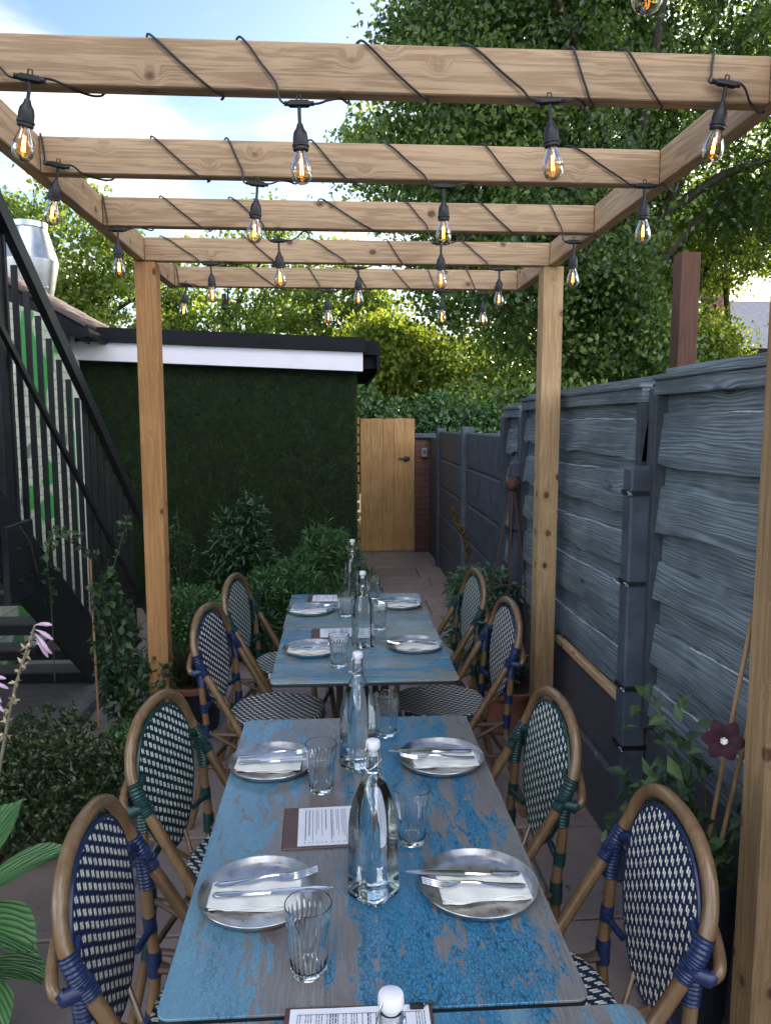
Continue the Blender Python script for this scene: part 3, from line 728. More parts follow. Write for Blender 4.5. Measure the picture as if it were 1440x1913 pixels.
def strip(mb, pts, thick=.0016):
    """pts: (s, halfwidth, centre y, z)"""
    V = []; F = []
    for s, w_, c, z in pts:
        V += [(s, c - w_, z), (s, c - w_ * .6, z + thick), (s, c + w_ * .6, z + thick), (s, c + w_, z), (s, c + w_ * .6, z - thick * .6), (s, c - w_ * .6, z - thick * .6)]
    m_ = len(pts)
    for i in range(m_ - 1):
        for k in range(6): a = i * 6 + k; b_ = i * 6 + (k + 1) % 6; F.append((a, a + 6, b_ + 6, b_))
    F.append(tuple(range(6))); F.append(tuple((m_ - 1) * 6 + k for k in range(6))[::-1])
    mb.add(V, F)
def interp(tab, x): return float(np.interp(x, [a for a, _ in tab], [b for _, b in tab]))
def fork_mesh():
    mb = MB(); W_ = [(0, .004), (.006, .0085), (.02, .0095), (.06, .0065), (.10, .0035), (.128, .0032), (.138, .009), (.150, .0118), (.160, .0118)]
    Z_ = [(0, .004), (.03, .003), (.07, .0055), (.10, .009), (.125, .0085), (.15, .003), (.165, .0015), (.19, .006), (.205, .010)]
    strip(mb, [(s, interp(W_, s), 0, interp(Z_, s)) for s in np.linspace(0, .158, 26)])
    for k in range(4):
        c = (k - 1.5) * .0064; strip(mb, [(s, .0022 * (1 - .55 * (s - .156) / .05), c * (1 - .05 * (s - .156) / .05), interp(Z_, s)) for s in np.linspace(.156, .205, 9)], .0011)
    return mb
def knife_mesh():
    mb = MB(); strip(mb, [(s, interp([(0, .004), (.006, .0085), (.02, .0092), (.08, .0066), (.105, .005), (.112, .0065)], s), 0, .006 - .002 * s / .11) for s in np.linspace(0, .112, 18)], .0026)
    pts = []
    for s in np.linspace(.110, .232, 20):
        u = (s - .11) / .122; top = .0085 if u < .75 else .0085 * (1 - ((u - .75) / .25) ** 2) ; bot = -.0085 + .0075 * max(0, (u - .55) / .45) ** 2
        pts.append((s, max((top - bot) / 2, .0006), (top + bot) / 2, .005))
    strip(mb, pts, .0007); return mb
P0 = [('left', -.158, 1.432, 'nearest on the left'), ('right', .276, 1.433, 'nearest on the right'), ('left', -.182, 2.022, 'second on the left'), ('right', .281, 2.022, 'second on the right'),
      ('left', -.108, 3.082, 'third on the left'), ('right', .318, 3.112, 'third on the right'), ('left', -.136, 3.748, 'farthest on the left'), ('right', .316, 3.848, 'farthest on the right')]
NEAR = {0: 'beside the ribbed glass at the front left', 1: 'at the front right edge of the long table', 2: 'at the far left of the long table', 3: 'at the far right of the long table',
        4: 'on the left of the nearer square table', 5: 'on the right of the nearer square table', 6: 'on the left of the farthest table', 7: 'on the right of the farthest table'}
pl0 = kn0 = fk0 = None
for i, (side, x, y, wh) in enumerate(P0):
    flip = 0 if side == 'left' else 180
    if pl0 is None: pl = pl0 = plate_mesh().build('dinner_plate', M_plate)
    else: pl = pl0.copy(); COL.objects.link(pl)
    pl.location = (x, y, .7505); pl.rotation_euler = (0, 0, R(37 * i)); tag(pl, 'round brushed metal plate ' + NEAR[i], 'plate', 'metal dinner plates')
    na = napkin_mesh(i).build('folded_napkin', M_napkin); na.location = (x + (-.004 if flip == 0 else .004), y - .008, .7515); na.rotation_euler = (0, 0, R(flip + random.uniform(-4, 4)))
    tag(na, 'folded cream napkin on the metal plate ' + NEAR[i], 'napkin', 'folded napkins')
    if fk0 is None:
        fk = fk0 = fork_mesh().build('fork', M_cut); kn = kn0 = knife_mesh().build('knife', M_cut)
    else:
        fk = fk0.copy(); kn = kn0.copy(); COL.objects.link(fk); COL.objects.link(kn)
    s = 1 if flip == 0 else -1; aj = random.uniform(-2, 2)
    fk.location = (x - s * .090, y + s * .018 + (0 if s == 1 else -.004), .7655); fk.rotation_euler = (0, R(-2), R(flip + (5 if s == 1 else -2) + aj))
    kn.location = (x - s * .088, y - s * .017, .7650); kn.rotation_euler = (0, R(-1), R(flip + (0 if s == 1 else -3) + aj))
    tag(fk, 'steel fork lying on the napkin ' + NEAR[i], 'fork', 'forks on napkins'); tag(kn, 'steel knife lying on the napkin ' + NEAR[i], 'knife', 'knives on napkins')

def tumbler():
    def rib(r, z, a): return r - .0016 * (abs(math.sin(12 * a))) * (1 if .012 < z < .104 else 0) if r > .02 else r
    V = []
    out = [(.001, 0), (.026, 0), (.0295, .0015), (.0308, .005), (.0312, .010), (.0318, .016), (.034, .045), (.0365, .075), (.0388, .100), (.0394, .108), (.0402, .118), (.0404, .1235), (.0396, .125)]
    inn = [(.0386, .1235), (.0380, .108), (.0360, .085), (.0330, .045), (.0305, .018), (.0280, .0125), (.018, .0115), (.001, .0112)]
    n = 144; mb = MB(); prof = out + inn; V = []; F = []
    for i, (r, z) in enumerate(prof):
        for k in range(n):
            a = 2 * math.pi * k / n; q = rib(r, z, a) if i < len(out) else r; V.append((q * math.cos(a), q * math.sin(a), z))
    for i in range(len(prof) - 1):
        for k in range(n): F.append((i * n + k, i * n + (k + 1) % n, (i + 1) * n + (k + 1) % n, (i + 1) * n + k))
    F.append(tuple(range(n))[::-1]); F.append(tuple((len(prof) - 1) * n + k for k in range(n)))
    return MB().add(V, F)
GL = [(-.054, 1.222, 'ribbed glass tumbler at the front left beside the nearest left plate'), (-.045, 1.875, 'ribbed glass tumbler between the far left plate of the long table and the tall bottle'),
      (.161, 1.620, 'ribbed glass tumbler right of the nearest full bottle, behind the front right plate'), (.141, 2.215, 'ribbed glass tumbler at the far end of the long table, right of the bottle'),
      (.002, 2.880, 'ribbed glass tumbler beside the left plate of the nearer square table'), (.183, 3.400, 'ribbed glass tumbler right of the bottle where the two square tables meet'),
      (.036, 3.650, 'ribbed glass tumbler at the left of the farthest table beside its plate'), (.187, 4.02, 'ribbed glass tumbler behind the farthest bottle, at the right'),
      (.180, .900, 'ribbed glass tumbler whose rim just shows at the bottom edge')]
g0 = None
for i, (x, y, lab) in enumerate(GL):
    if g0 is None: o = g0 = tumbler().build('glass_tumbler', M_tumbler, ang=28)
    else: o = g0.copy(); COL.objects.link(o)
    o.location = (x, y, .7504); o.rotation_euler = (0, 0, R(13 * i)); tag(o, lab, 'glass', 'ribbed glass tumblers')

def bottle_shell(off, zmin, zmax, extra=None):
    # rounded-square body going to a round neck; off = inset from outside
    prof = [(.0385, .0, 1), (.0405, .004, 1), (.0408, .012, 1), (.0400, .06, .95), (.0396, .12, .95), (.0390, .150, .88), (.0374, .170, .72), (.0325, .200, .42), (.0245, .228, .15), (.0172, .248, 0), (.0142, .262, 0), (.0135, .285, 0), (.0142, .292, 0), (.0128, .298, 0)]
    pts = []
    zs = sorted(set([p[1] for p in prof if zmin <= p[1] <= zmax] + [zmin, zmax]))
    for z in zs:
        r = np.interp(z, [p[1] for p in prof], [p[0] for p in prof]); q = np.interp(z, [p[1] for p in prof], [p[2] for p in prof]); pts.append((r - off, z, q))
    return pts
def ring(r, z, q, n=56):
    V = []
    ex = 2 + 4.2 * q
    for k in range(n):
        a = 2 * math.pi * k / n; c_, s_ = math.cos(a), math.sin(a)
        m_ = (abs(c_) ** ex + abs(s_) ** ex) ** (-1 / ex); V.append((r * m_ * c_, r * m_ * s_, z))
    return V
def bottle(label, x, y, rz, fill=.232):
    root = thing('water_bottle', label, 'bottle', (x, y, .7504), R(rz), 'swing-top water bottles'); n = 56
    outp = bottle_shell(0, 0, .298); innp = bottle_shell(.0028, .008, .298)[::-1]
    V = []; F = []
    rings = [(.001, 0., 0)] + outp + innp + [(.001, .010, 0)]
    for r, z, q in rings: V += ring(r, z, q)
    for i in range(len(rings) - 1):
        for k in range(n): F.append((i * n + k, i * n + (k + 1) % n, (i + 1) * n + (k + 1) % n, (i + 1) * n + k))
    MB().add(V, F).build('bottle_glass', M_glass, root, ang=50)
    wp = bottle_shell(.0024, .0085, fill); V = []; F = []
    rings = [(.001, .0085, 0)] + wp + [(.001, fill, 0)]
    for r, z, q in rings: V += ring(r, z, q)
    for i in range(len(rings) - 1):
        for k in range(n): F.append((i * n + k, i * n + (k + 1) % n, (i + 1) * n + (k + 1) % n, (i + 1) * n + k))
    MB().add(V, F).build('water', M_water, root, ang=50)
    MB().lathe([(.001, .288), (.0095, .288), (.0100, .300), (.0130, .302), (.0142, .305), (.0143, .312), (.0134, .3165), (.009, .3185), (.001, .319)], 24).build('stopper', M_cap, root)
    mb = MB()
    for s in (-1, 1):
        mb.tube(catmull([(s * .0135, 0, .315), (s * .0195, .002, .300), (s * .0225, .004, .275), (s * .0215, .006, .262), (s * .0165, .010, .258)], 5), .0011, 6)
        mb.tube(catmull([(s * .0225, .004, .270), (s * .021, -.006, .264), (s * .012, -.016, .272), (0, -.0185, .280)], 5), .0011, 6)
        mb.tube([(s * .026 + .003 * math.cos(a), .004, .268 + .003 * math.sin(a)) for a in np.linspace(0, 2 * math.pi, 9)], .0010, 6)
    for zz in (.256, .2575): mb.tube([(.0152 * math.cos(a), .0152 * math.sin(a), zz) for a in np.linspace(0, 2 * math.pi, 25)[:-1]], .0011, 6, closed=True)
    mb.tube([(-.0138, 0, .313), (.0138, 0, .313)], .0011, 6)
    mb.build('wire_bail', M_wire, root); return root
bottle('tall swing-top bottle of water nearest the middle of the long table, between the front plates', .066, 1.435, 45)
bottle('swing-top water bottle at the far end of the long table', .052, 2.015, 45, .226)
bottle('swing-top water bottle where the two square tables meet', .103, 3.150, 20, .218)
bottle('farthest swing-top water bottle, before the shrubs', .078, 4.03, 20, .222)
bottle('swing-top bottle of which only the white stopper and neck show at the bottom edge', .054, .765, 45)

def menu(label, x0, x1, y0, y1, strip_w, rz=0, clip=False, seed=0):
    cx, cy = (x0 + x1) / 2, (y0 + y1) / 2; hx, hy = (x1 - x0) / 2, (y1 - y0) / 2; rr = random.Random(seed)
    root = thing('menu_board', label, 'menu', (cx, cy, .7505), R(rz), 'menus on boards')
    MB().box(-hx, hx, -hy, hy, 0, .004, bev=.002).build('backing_board', M_leather, root, smooth=False)
    px = -hx + strip_w
    for k, (dx, a) in enumerate(((0, .0), (.004, 1.2))):
        V = [(px + dx, -hy + .007, .0046 + k * .0006), (hx - .006, -hy + .007, .0046 + k * .0006), (hx - .006, hy - .007, .0046 + k * .0006), (px + dx, hy - .007, .0046 + k * .0006)]
        M_ = Matrix.Rotation(R(a), 4, 'Z'); V = [tuple(M_ @ Vector(v)) for v in V]
        pp = MB().add(V + [(x, y, z + .0004) for x, y, z in V], [(3, 2, 1, 0), (4, 5, 6, 7), (0, 1, 5, 4), (1, 2, 6, 5), (2, 3, 7, 6), (3, 0, 4, 7)]).build('paper', M_paper, root, smooth=False)
    mb = MB(); zt = .0060
    if clip:
        for a in ((px + .012, hx - .018, hy - .021, hy - .0202), (px + .012, px + .0128, -hy + .015, hy - .021), (hx - .0188, hx - .018, -hy + .015, hy - .021)): mb.box(a[0], a[1], a[2], a[3], zt, zt + .0002)
    x = px + .016
    while x < hx - .014:      # lines of print running across the sheet (sideways to the viewer)
        big = rr.random() < .2; y = hy - .020; stop = -hy + rr.choice([.03, .05, .075])
        wd = .0022 if big else .0012
        if rr.random() > .12:
            while y > stop:
                l = rr.uniform(.003, .010); mb.box(x, x + wd, y - l, y, zt, zt + .0002); y -= l + .0018
            mb.box(x, x + wd, -hy + .016, -hy + .020, zt, zt + .0002)
        x += rr.choice([.0042, .0042, .0085])
    mb.build('print', M_ink, pp, smooth=False)
    if clip:
        c = MB(); c.box(hx - .036, hx - .014, hy - .018, hy - .008, .005, .013, bev=.002); c.tube([(hx - .014, hy - .013, .008), (hx - .006, hy - .014, .016), (hx - .003, hy - .012, .008)], .0012, 6); c.build('clip', M_clip, root)
menu('brown menu board with white sheets left of the nearest bottle on the long table', -.130, .055, 1.600, 1.782, .035, 1.5, seed=1)
menu('menu board with a white sheet beside the bottle between the two square tables', -.118, .130, 3.262, 3.418, .038, 1, seed=2)
menu('menu board with a white sheet at the left far edge of the farthest table', -.160, .045, 3.94, 4.095, .026, -1, seed=3)
menu('clipboard menu with black clip and framed sheet at the bottom edge of the picture', -.090, .143, .86, 1.135, .008, -1, clip=True, seed=4)

# ------------------------------------------------------------ right-hand fence
def waney(label, y0, y1, ztop, zbot, xf, boards, seed):
    """boards: [(z_low, z_high)] front boards; panel faces -X at x = xf"""
    root = thing('fence_panel', label, 'fence', (xf, y0, 0), 0, 'waney lap fence panels'); rr = random.Random(seed); Ln = y1 - y0
    def board(zl, zh, x, amp, nm, mt, tilt=.012, dp=.011):
        n = 70; V = []; F = []; ph = [rr.uniform(0, 6.28) for _ in range(8)]
        knick = [(rr.uniform(.1, Ln), rr.uniform(.4, 1.) * rr.choice([-1, 1]), rr.uniform(.015, .04)) for _ in range(2)]
        def wv(y, o): 
            v = amp * (.5 * math.sin(2.1 * y + ph[o]) + .3 * math.sin(5.3 * y + ph[o + 1]) + .14 * math.sin(13 * y + ph[o + 2]) + .06 * math.sin(37 * y + ph[o + 3]))
            for ky, ka, kw in knick: v += amp * .9 * ka * math.exp(-((y - ky) / kw) ** 2)
            return v
        for i in range(n + 1):
            y = Ln * i / n; lo = zl + wv(y, 0); hi = zh + wv(y, 4) * .5
            V += [(x - tilt, y, lo), (x - tilt - .001, y, lo + .006), (x, y, hi - .004), (x + .002, y, hi), (x + dp, y, hi), (x + dp - tilt, y, lo)]
        for i in range(n):
            for k in range(6): a = i * 6 + k; b_ = i * 6 + (k + 1) % 6; F.append((a, b_, b_ + 6, a + 6))
        F.append(tuple(range(6))[::-1]); F.append(tuple(n * 6 + k for k in range(6)))
        o = MB().add(V, F).build(nm, mt, root)
        if dp > .012 and rr.random() < .8:
            ya, yb = sorted((rr.uniform(0, .35), rr.uniform(.6, 1.))); i0, i1 = int(ya * n), int(yb * n)
            MB().tube([(V[i * 6 + 2][0] - .001, V[i * 6][1], V[i * 6 + 3][2] - .003) for i in range(i0, i1 + 1)], [.0012 + .0035 * abs(math.sin(i * .37 + seed)) * rr.uniform(.5, 1) for i in range(i0, i1 + 1)], 5).build('skylit_bark_edge', M_fedge, o)
        return o
    zs = [b_[0] for b_ in boards]
    for zl, zh in boards: board(zl, zh, -.013, .022, 'front_board', M_fence, .015, .0145)
    # back boards between
    lv = sorted([z for b_ in boards for z in b_])
    edges = [zbot] + lv + [ztop]
    for k in range(0, len(edges) - 1, 2):
        board(edges[k] - .03, edges[k + 1] + .03, .0025, .004, 'back_board', M_fence, .002)
    mb = MB(); mb.box(-.036, .026, 0, Ln, ztop - .062, ztop - .012, bev=.003); mb.box(-.046, .034, 0, Ln, ztop - .0118, ztop + .006, bev=.003); mb.build('top_rail', M_fence, root, smooth=False)
    mb = MB()
    for a in (0, Ln - .036): MB().box(-.040, .026, a, a + .036, zbot, ztop - .063, bev=.003).build('end_batten', M_batten, root, smooth=False)
    return root
XF = 1.118
waney('near waney-lap fence panel in weathered blue grey, running out of the right edge', .80, 2.600, 1.835, .60, XF, [(1.55, 1.71), (1.31, 1.46), (1.08, 1.21), (.85, .99), (.655, .76)], 3)
waney('waney-lap fence panel in weathered blue grey right of the far pergola post', 2.700, 4.50, 1.815, .60, XF, [(1.56, 1.70), (1.34, 1.49), (1.14, 1.26), (.89, 1.05), (.66, .80)], 5)
waney('short waney-lap fence panel seen narrowly left of the far pergola post', 4.58, 5.02, 1.775, .34, XF + .01, [(1.50, 1.64), (1.26, 1.40), (1.02, 1.16), (.78, .92), (.52, .66)], 9)
def post_thing(nm, lab, cat, x0, x1, y0, y1, z1, m, grp=None, chamfer=.012):
    o = MB().box(-(x1 - x0) / 2, (x1 - x0) / 2, -(y1 - y0) / 2, (y1 - y0) / 2, 0, z1, bev=chamfer).build(nm, m, None, smooth=False); o.location = ((x0 + x1) / 2, (y0 + y1) / 2, 0); return tag(o, lab, cat, grp)
tp = thing('timber_post', 'dark timber fence post between the two near waney panels', 'post', (1.135, 2.65, 0))
MB().box(-.03, .03, -.045, .045, 0, 1.80, bev=.003).build('shaft', M_conc, tp, smooth=False)
def spur(lab, x, y, h):
    r_ = thing('concrete_spur', lab, 'fence spur', (x, y, 0), 0, 'short concrete spurs strapped to the fence')
    MB().box(-.042, .042, -.040, .040, 0, h, bev=.012).build('shaft', M_conc, r_, smooth=False)
    mb = MB(); mt = MB()
    for z in (h - .10, h - .42, h - .80, h - 1.02):
        if z < .05: continue
        for k in range(3): mb.box(-.046, .066, -.044, .044, z + k * .006, z + k * .006 + .004)
        mt.box(-.055, -.043, -.052, -.034, z - .001, z + .014, bev=.002); mt.tube([(-.048, -.054, z + .006), (-.048, -.066, z + .004)], .003, 6)
    mb.build('strap', M_cable, r_, smooth=False); mt.build('strap_buckle', M_wire, r_, smooth=False)
spur('short dark concrete spur with silver-buckled straps between the two near fence panels', 1.055, 2.635, 1.53)
spur('short dark concrete spur against the narrow fence panel left of the far pergola post', 1.075, 4.54, 1.45)
def gravel(lab, y0, y1):
    r_ = thing('gravel_board', lab, 'gravel board', (1.10, y0, 0), 0, 'dark gravel boards under the fence'); Ln = y1 - y0
    a = MB(); a.box(0, .05, 0, Ln, .30, .595, bev=.006); a.build('upper_board', M_board, r_, smooth=False)
    a = MB(); a.box(-.022, .05, 0, Ln, 0, .296, bev=.010); a.build('lower_board', M_board, r_, smooth=False)
gravel('scuffed dark gravel board below the near fence panel, behind the clematis', .8, 2.590)
gravel('dark gravel board below the fence panel right of the far pergola post', 2.690, 4.495)
o = MB().box(-.018, .014, 0, .92, 0, .034, bev=.003).build('raw_batten', M_rawwood, None, smooth=False); o.location = (1.098, 2.76, .597); tag(o, 'unpainted pale wooden batten lying on top of the dark gravel board', 'batten')

def conc_panel(lab, y0, y1, ztop, x0, x1):
    r_ = thing('concrete_fence', lab, 'fence', (0, y0, 0), 0, 'smooth dark concrete fence bays'); n = 5; h = ztop / n
    for k in range(n):
        V = []; F = []
        for (yy, xx_) in ((0, x0), (y1 - y0, x1)):
            zl, zh = k * h + .004, (k + 1) * h - .004
            V += [(xx_ + .012, yy, zl), (xx_, yy, zl + .016), (xx_, yy, zh - .012), (xx_ + .010, yy, zh), (xx_ + .045, yy, zh), (xx_ + .045, yy, zl)]
        for q in range(6): F.append((q, (q + 1) % 6, 6 + (q + 1) % 6, 6 + q))
        F += [tuple(range(6))[::-1], tuple(range(6, 12))]
        MB().add(V, F).build('slab', M_conc, r_, smooth=False)
conc_panel('nearer bay of smooth dark concrete fence slabs beside the paved path', 5.13, 6.86, 1.60, 1.125, 1.155)
conc_panel('farther bay of smooth dark concrete fence slabs beside the paved path', 6.99, 8.84, 1.59, 1.155, 1.185)
for (yy, xx_, zz, lab) in ((5.075, 1.125, 1.735, 'tall dark concrete post where the waney panels meet the smooth slabs'), (6.925, 1.155, 1.645, 'concrete post between the two smooth fence bays, worn pale at its top'), (8.905, 1.185, 1.62, 'farthest dark concrete post, beside the brick pier')):
    post_thing('concrete_post', lab, 'post', xx_ - .035, xx_ + .075, yy - .05, yy + .05, zz, M_conc, 'dark concrete fence posts')
conc_end = MB().box(0, .045, 0, .95, 0, 1.50, bev=.006).build('end_slab', M_conc, None, smooth=False); conc_end.location = (1.195, 8.965, 0); tag(conc_end, 'short dark slab closing the gap between the last post and the brick pier', 'fence')

# brick wall beside and behind the gate
bw = thing('brick_wall', 'old red brick wall with dark coping to the right of the wooden gate', 'wall', (1.0, 9.9, 0))
MB().box(.005, 2.3, 0, .22, 0, 1.475).build('brickwork', M_brick, bw, smooth=False)
MB().box(-.01, 2.33, -.04, .26, 1.478, 1.545, bev=.015).build('coping', M_conc, bw, smooth=False)
kb = thing('key_box', 'small grey key safe fixed to the brick wall by the gate', 'key box', (1.12, 9.895, 1.30))
MB().box(-.036, .036, -.035, -.001, -.06, .06, bev=.008).build('case', M_keybox, kb, smooth=False)
mb = MB()
for r_ in range(4):
    for c_ in range(2): mb.box(-.018 + c_ * .02, -.004 + c_ * .02, -.039, -.036, -.005 - r_ * .014 + .03, .004 - r_ * .014 + .03)
mb.build('button', M_clip, kb, smooth=False)
# gate
gt = thing('wooden_gate', 'golden vertical-board wooden gate at the end of the path', 'gate', (.30, 9.86, 0))
gw = .693; nb = 5; edges = [0, .135, .285, .425, .565, gw]
for k in range(nb):
    MB().box(edges[k] + .0012, edges[k + 1] - .0012, -.012, .012, .03, 1.735 + random.uniform(-.003, .003), bev=.004).build('board', M_gate, gt, smooth=False)
mb = MB()
for z in (.25, .9, 1.5): MB().box(.02, gw - .02, .0125, .04, z, z + .12).build('ledge', M_gate, gt, smooth=False)
mb = MB(); mb.lathe([(.03, 0), (.032, .004), (.032, .016), (.02, .02)], 20); V = mb.v[0]; V[:] = V[:, [0, 2, 1]]; V[:, 1] *= -1; V += np.array([.585, -.013, 1.225])
mb.tube([(.585, -.03, 1.225), (.50, -.035, 1.228), (.485, -.03, 1.222)], .008, 8); mb.box(.60, .63, -.02, -.013, 1.20, 1.25)
mb.build('latch', M_iron, gt)
sf = thing('slat_screen', 'narrow pale slats closing the gap between turf wall and gate', 'screen', (.19, 9.87, 0))
mb = MB()
for k in range(14): mb.box(0, .10, -.008, .008, .08 + k * .122, .17 + k * .122)
mb.build('slat', M_gate, sf, smooth=False)

# red post outside the fence
post_thing('red_post', 'square rust-red wooden post rising behind the right fence', 'post', 2.03, 2.145, 4.55, 4.665, 2.68, M_red, chamfer=.004)

# ------------------------------------------------------------ turf-clad outbuilding
sh = thing('outbuilding', 'low outbuilding clad in dark artificial turf with a white fascia', 'building', (-2.35, 7.0, 0))
MB().box(0, 2.52, .03, 2.9, 0, 2.28).build('wall', M_turfback, sh, smooth=False)
def slopebox(xa, xb, za0, za1, zb0, zb1, y0, y1):
    V = [(xa, y0, za0), (xb, y0, zb0), (xb, y1, zb0), (xa, y1, za0), (xa, y0, za1), (xb, y0, zb1), (xb, y1, zb1), (xa, y1, za1)]
    return MB().add(V, [(3, 2, 1, 0), (4, 5, 6, 7), (0, 1, 5, 4), (1, 2, 6, 5), (2, 3, 7, 6), (3, 0, 4, 7)])
slopebox(0, 2.585, 2.228, 2.385, 2.135, 2.30, -.075, .025).build('fascia', M_fascia, sh, smooth=False)
slopebox(-.05, 2.61, 2.388, 2.510, 2.303, 2.425, -.11, .025).build('roof_edge', M_lead, sh, smooth=False)
slopebox(-.05, 2.74, 2.36, 2.495, 2.285, 2.408, .03, 3.1).build('roof', M_lead, sh, smooth=False)
for k in range(9): MB().box(2.523, 2.714, .10 + k * .34, .15 + k * .34, 2.17, 2.28).build('rafter_end', M_lead, sh, smooth=False)
mb = MB(); mb.box(2.715, 2.74, .03, 3.1, 2.14, 2.28); mb.build('side_fascia', M_lead, sh, smooth=False)
n = 120000
C = np.stack([rng.uniform(0, 2.525, n), np.full(n, .03), rng.uniform(0, 2.21, n)], 1)
band = .5 + .5 * np.sin(C[:, 2] * 190 + 2 * np.sin(C[:, 0] * 3)) 
D = np.stack([rng.normal(0, .45, n), -1 + .3 * rng.random(n), -.75 + rng.normal(0, .35, n)], 1)
tf = cards('turf', C, D, rdir(n), rng.uniform(.018, .034, n), .0035, M_turf, sh, .1, np.clip(.55 * rng.random((70, 220))[(C[:, 2] / 2.22 * 69.9).astype(int), (C[:, 0] / 2.53 * 219.9).astype(int)] + .25 * rng.random((22, 30))[(C[:, 2] / 2.22 * 21.9).astype(int), (C[:, 0] / 2.53 * 29.9).astype(int)] + .25 * rng.random(n) - .05, 0, 1)); tf['kind'] = 'stuff'
n = 26000
C = np.stack([np.full(n, 2.52), rng.uniform(.03, 2.9, n), rng.uniform(0, 2.2, n)], 1)
D = np.stack([np.full(n, 1.), rng.normal(0, .4, n), -.7 + rng.normal(0, .3, n)], 1)
tf = cards('turf', C, D, rdir(n), rng.uniform(.018, .034, n), .004, M_turf, sh, .1); tf['kind'] = 'stuff'

# ------------------------------------------------------------ left building: painted brick wall, pier, small tiled eave
lb = thing('painted_brick_building', 'cream painted brick side wall with green mural patches behind the stairs', 'building', (-2.27, 0, 0))
MB().box(-.25, 0, 1.2, 6.88, 0, 2.52).build('wall', M_brickw, lb, smooth=False)
MB().box(-.30, .035, 6.884, 6.985, 0, 2.50).build('pier', M_render, lb, smooth=False)
# lean-to tiled roof end, sloping down to the right
V = [(-1.0, 6.6, 3.12), (.24, 6.6, 2.425), (.24, 8.6, 2.425), (-1.0, 8.6, 3.12)]
MB().add(V + [(x, y, z + .05) for x, y, z in V], [(3, 2, 1, 0), (4, 5, 6, 7), (0, 1, 5, 4), (1, 2, 6, 5), (2, 3, 7, 6), (3, 0, 4, 7)]).build('roof_deck', M_lead, lb, smooth=False); mb = MB()
for k in range(6):
    x = -.98 + k * .2; z = 3.12 - (x + 1.0) * .5605 + .05; mb.add([(x, 6.58, z - .02), (x + .2, 6.58, z - .132), (x + .2, 8.6, z - .132), (x, 8.6, z - .02), (x, 6.58, z + .004), (x + .2, 6.58, z - .100), (x + .2, 8.6, z - .100), (x, 8.6, z + .004)], [(3, 2, 1, 0), (4, 5, 6, 7), (0, 1, 5, 4), (1, 2, 6, 5), (2, 3, 7, 6), (3, 0, 4, 7)])
mb.build('tiled_roof', M_rooftile, lb, smooth=False)
V = [(-1.0, 6.50, 3.02), (.25, 6.50, 2.32), (.25, 6.595, 2.32), (-1.0, 6.595, 3.02)]
MB().add(V + [(x, y, z + .10) for x, y, z in V], [(3, 2, 1, 0), (4, 5, 6, 7), (0, 1, 5, 4), (1, 2, 6, 5), (2, 3, 7, 6), (3, 0, 4, 7)]).build('bargeboard', M_lead, lb, smooth=False)
mb = MB(); mb.tube([(.27, 6.4, 2.40), (.27, 6.97, 2.39)], .04, 12); mb.build('gutter', M_lead, lb)
# duct cowl
dc = thing('flue_cowl', 'bulging galvanised metal flue cowl rising behind the staircase', 'flue', (-3.36, 9.0, 2.3))
MB().lathe([(.20, 0), (.20, .74), (.215, .76), (.29, 1.13), (.292, 1.15), (.285, 1.16), (.185, 1.49), (.19, 1.50), (.19, 1.56), (.175, 1.56), (.17, 1.50)], 40).build('cowl', M_duct, dc, ang=25)
MB().tube([(.10, -.18, .80), (.26, -.24, .84)], .008, 6).build('stay', M_duct, dc)

# ------------------------------------------------------------ steel staircase
st = thing('steel_staircase', 'black steel outdoor staircase climbing along the left wall', 'staircase', (-1.5, 0, 0))
def zb(y): return .993 - .7525 * (y - 3.475)     # lower edge of the near stringer
Y0, Y1 = 2.0, 4.79
def plate(x0, x1, h, y0=Y0, y1=Y1):
    return MB().add([(x0, y0, zb(y0)), (x1, y0, zb(y0)), (x1, y1, zb(y1)), (x0, y1, zb(y1)), (x0, y0, zb(y0) + h), (x1, y0, zb(y0) + h), (x1, y1, zb(y1) + h), (x0, y1, zb(y1) + h)],
        [(3, 2, 1, 0), (4, 5, 6, 7), (0, 1, 5, 4), (1, 2, 6, 5), (2, 3, 7, 6), (3, 0, 4, 7)])
plate(-.012, .0, .43, Y0, 4.85).build('stringer', M_black, st, smooth=False)
k = 0
for z in np.arange(.16, 2.4, .232):
    y = 3.475 + (.993 - (z - .22)) / .7525
    if y < Y0 + .1: break
    mb = MB(); mb.box(-.72, -.014, y - .175, y, z - .010, z, bev=.002); tr = mb.build('tread', M_stair, st, smooth=False)
    MB().box(-.72, -.014, y - .175, y - .165, z - .060, z - .0105).build('nosing', M_black, tr, smooth=False)
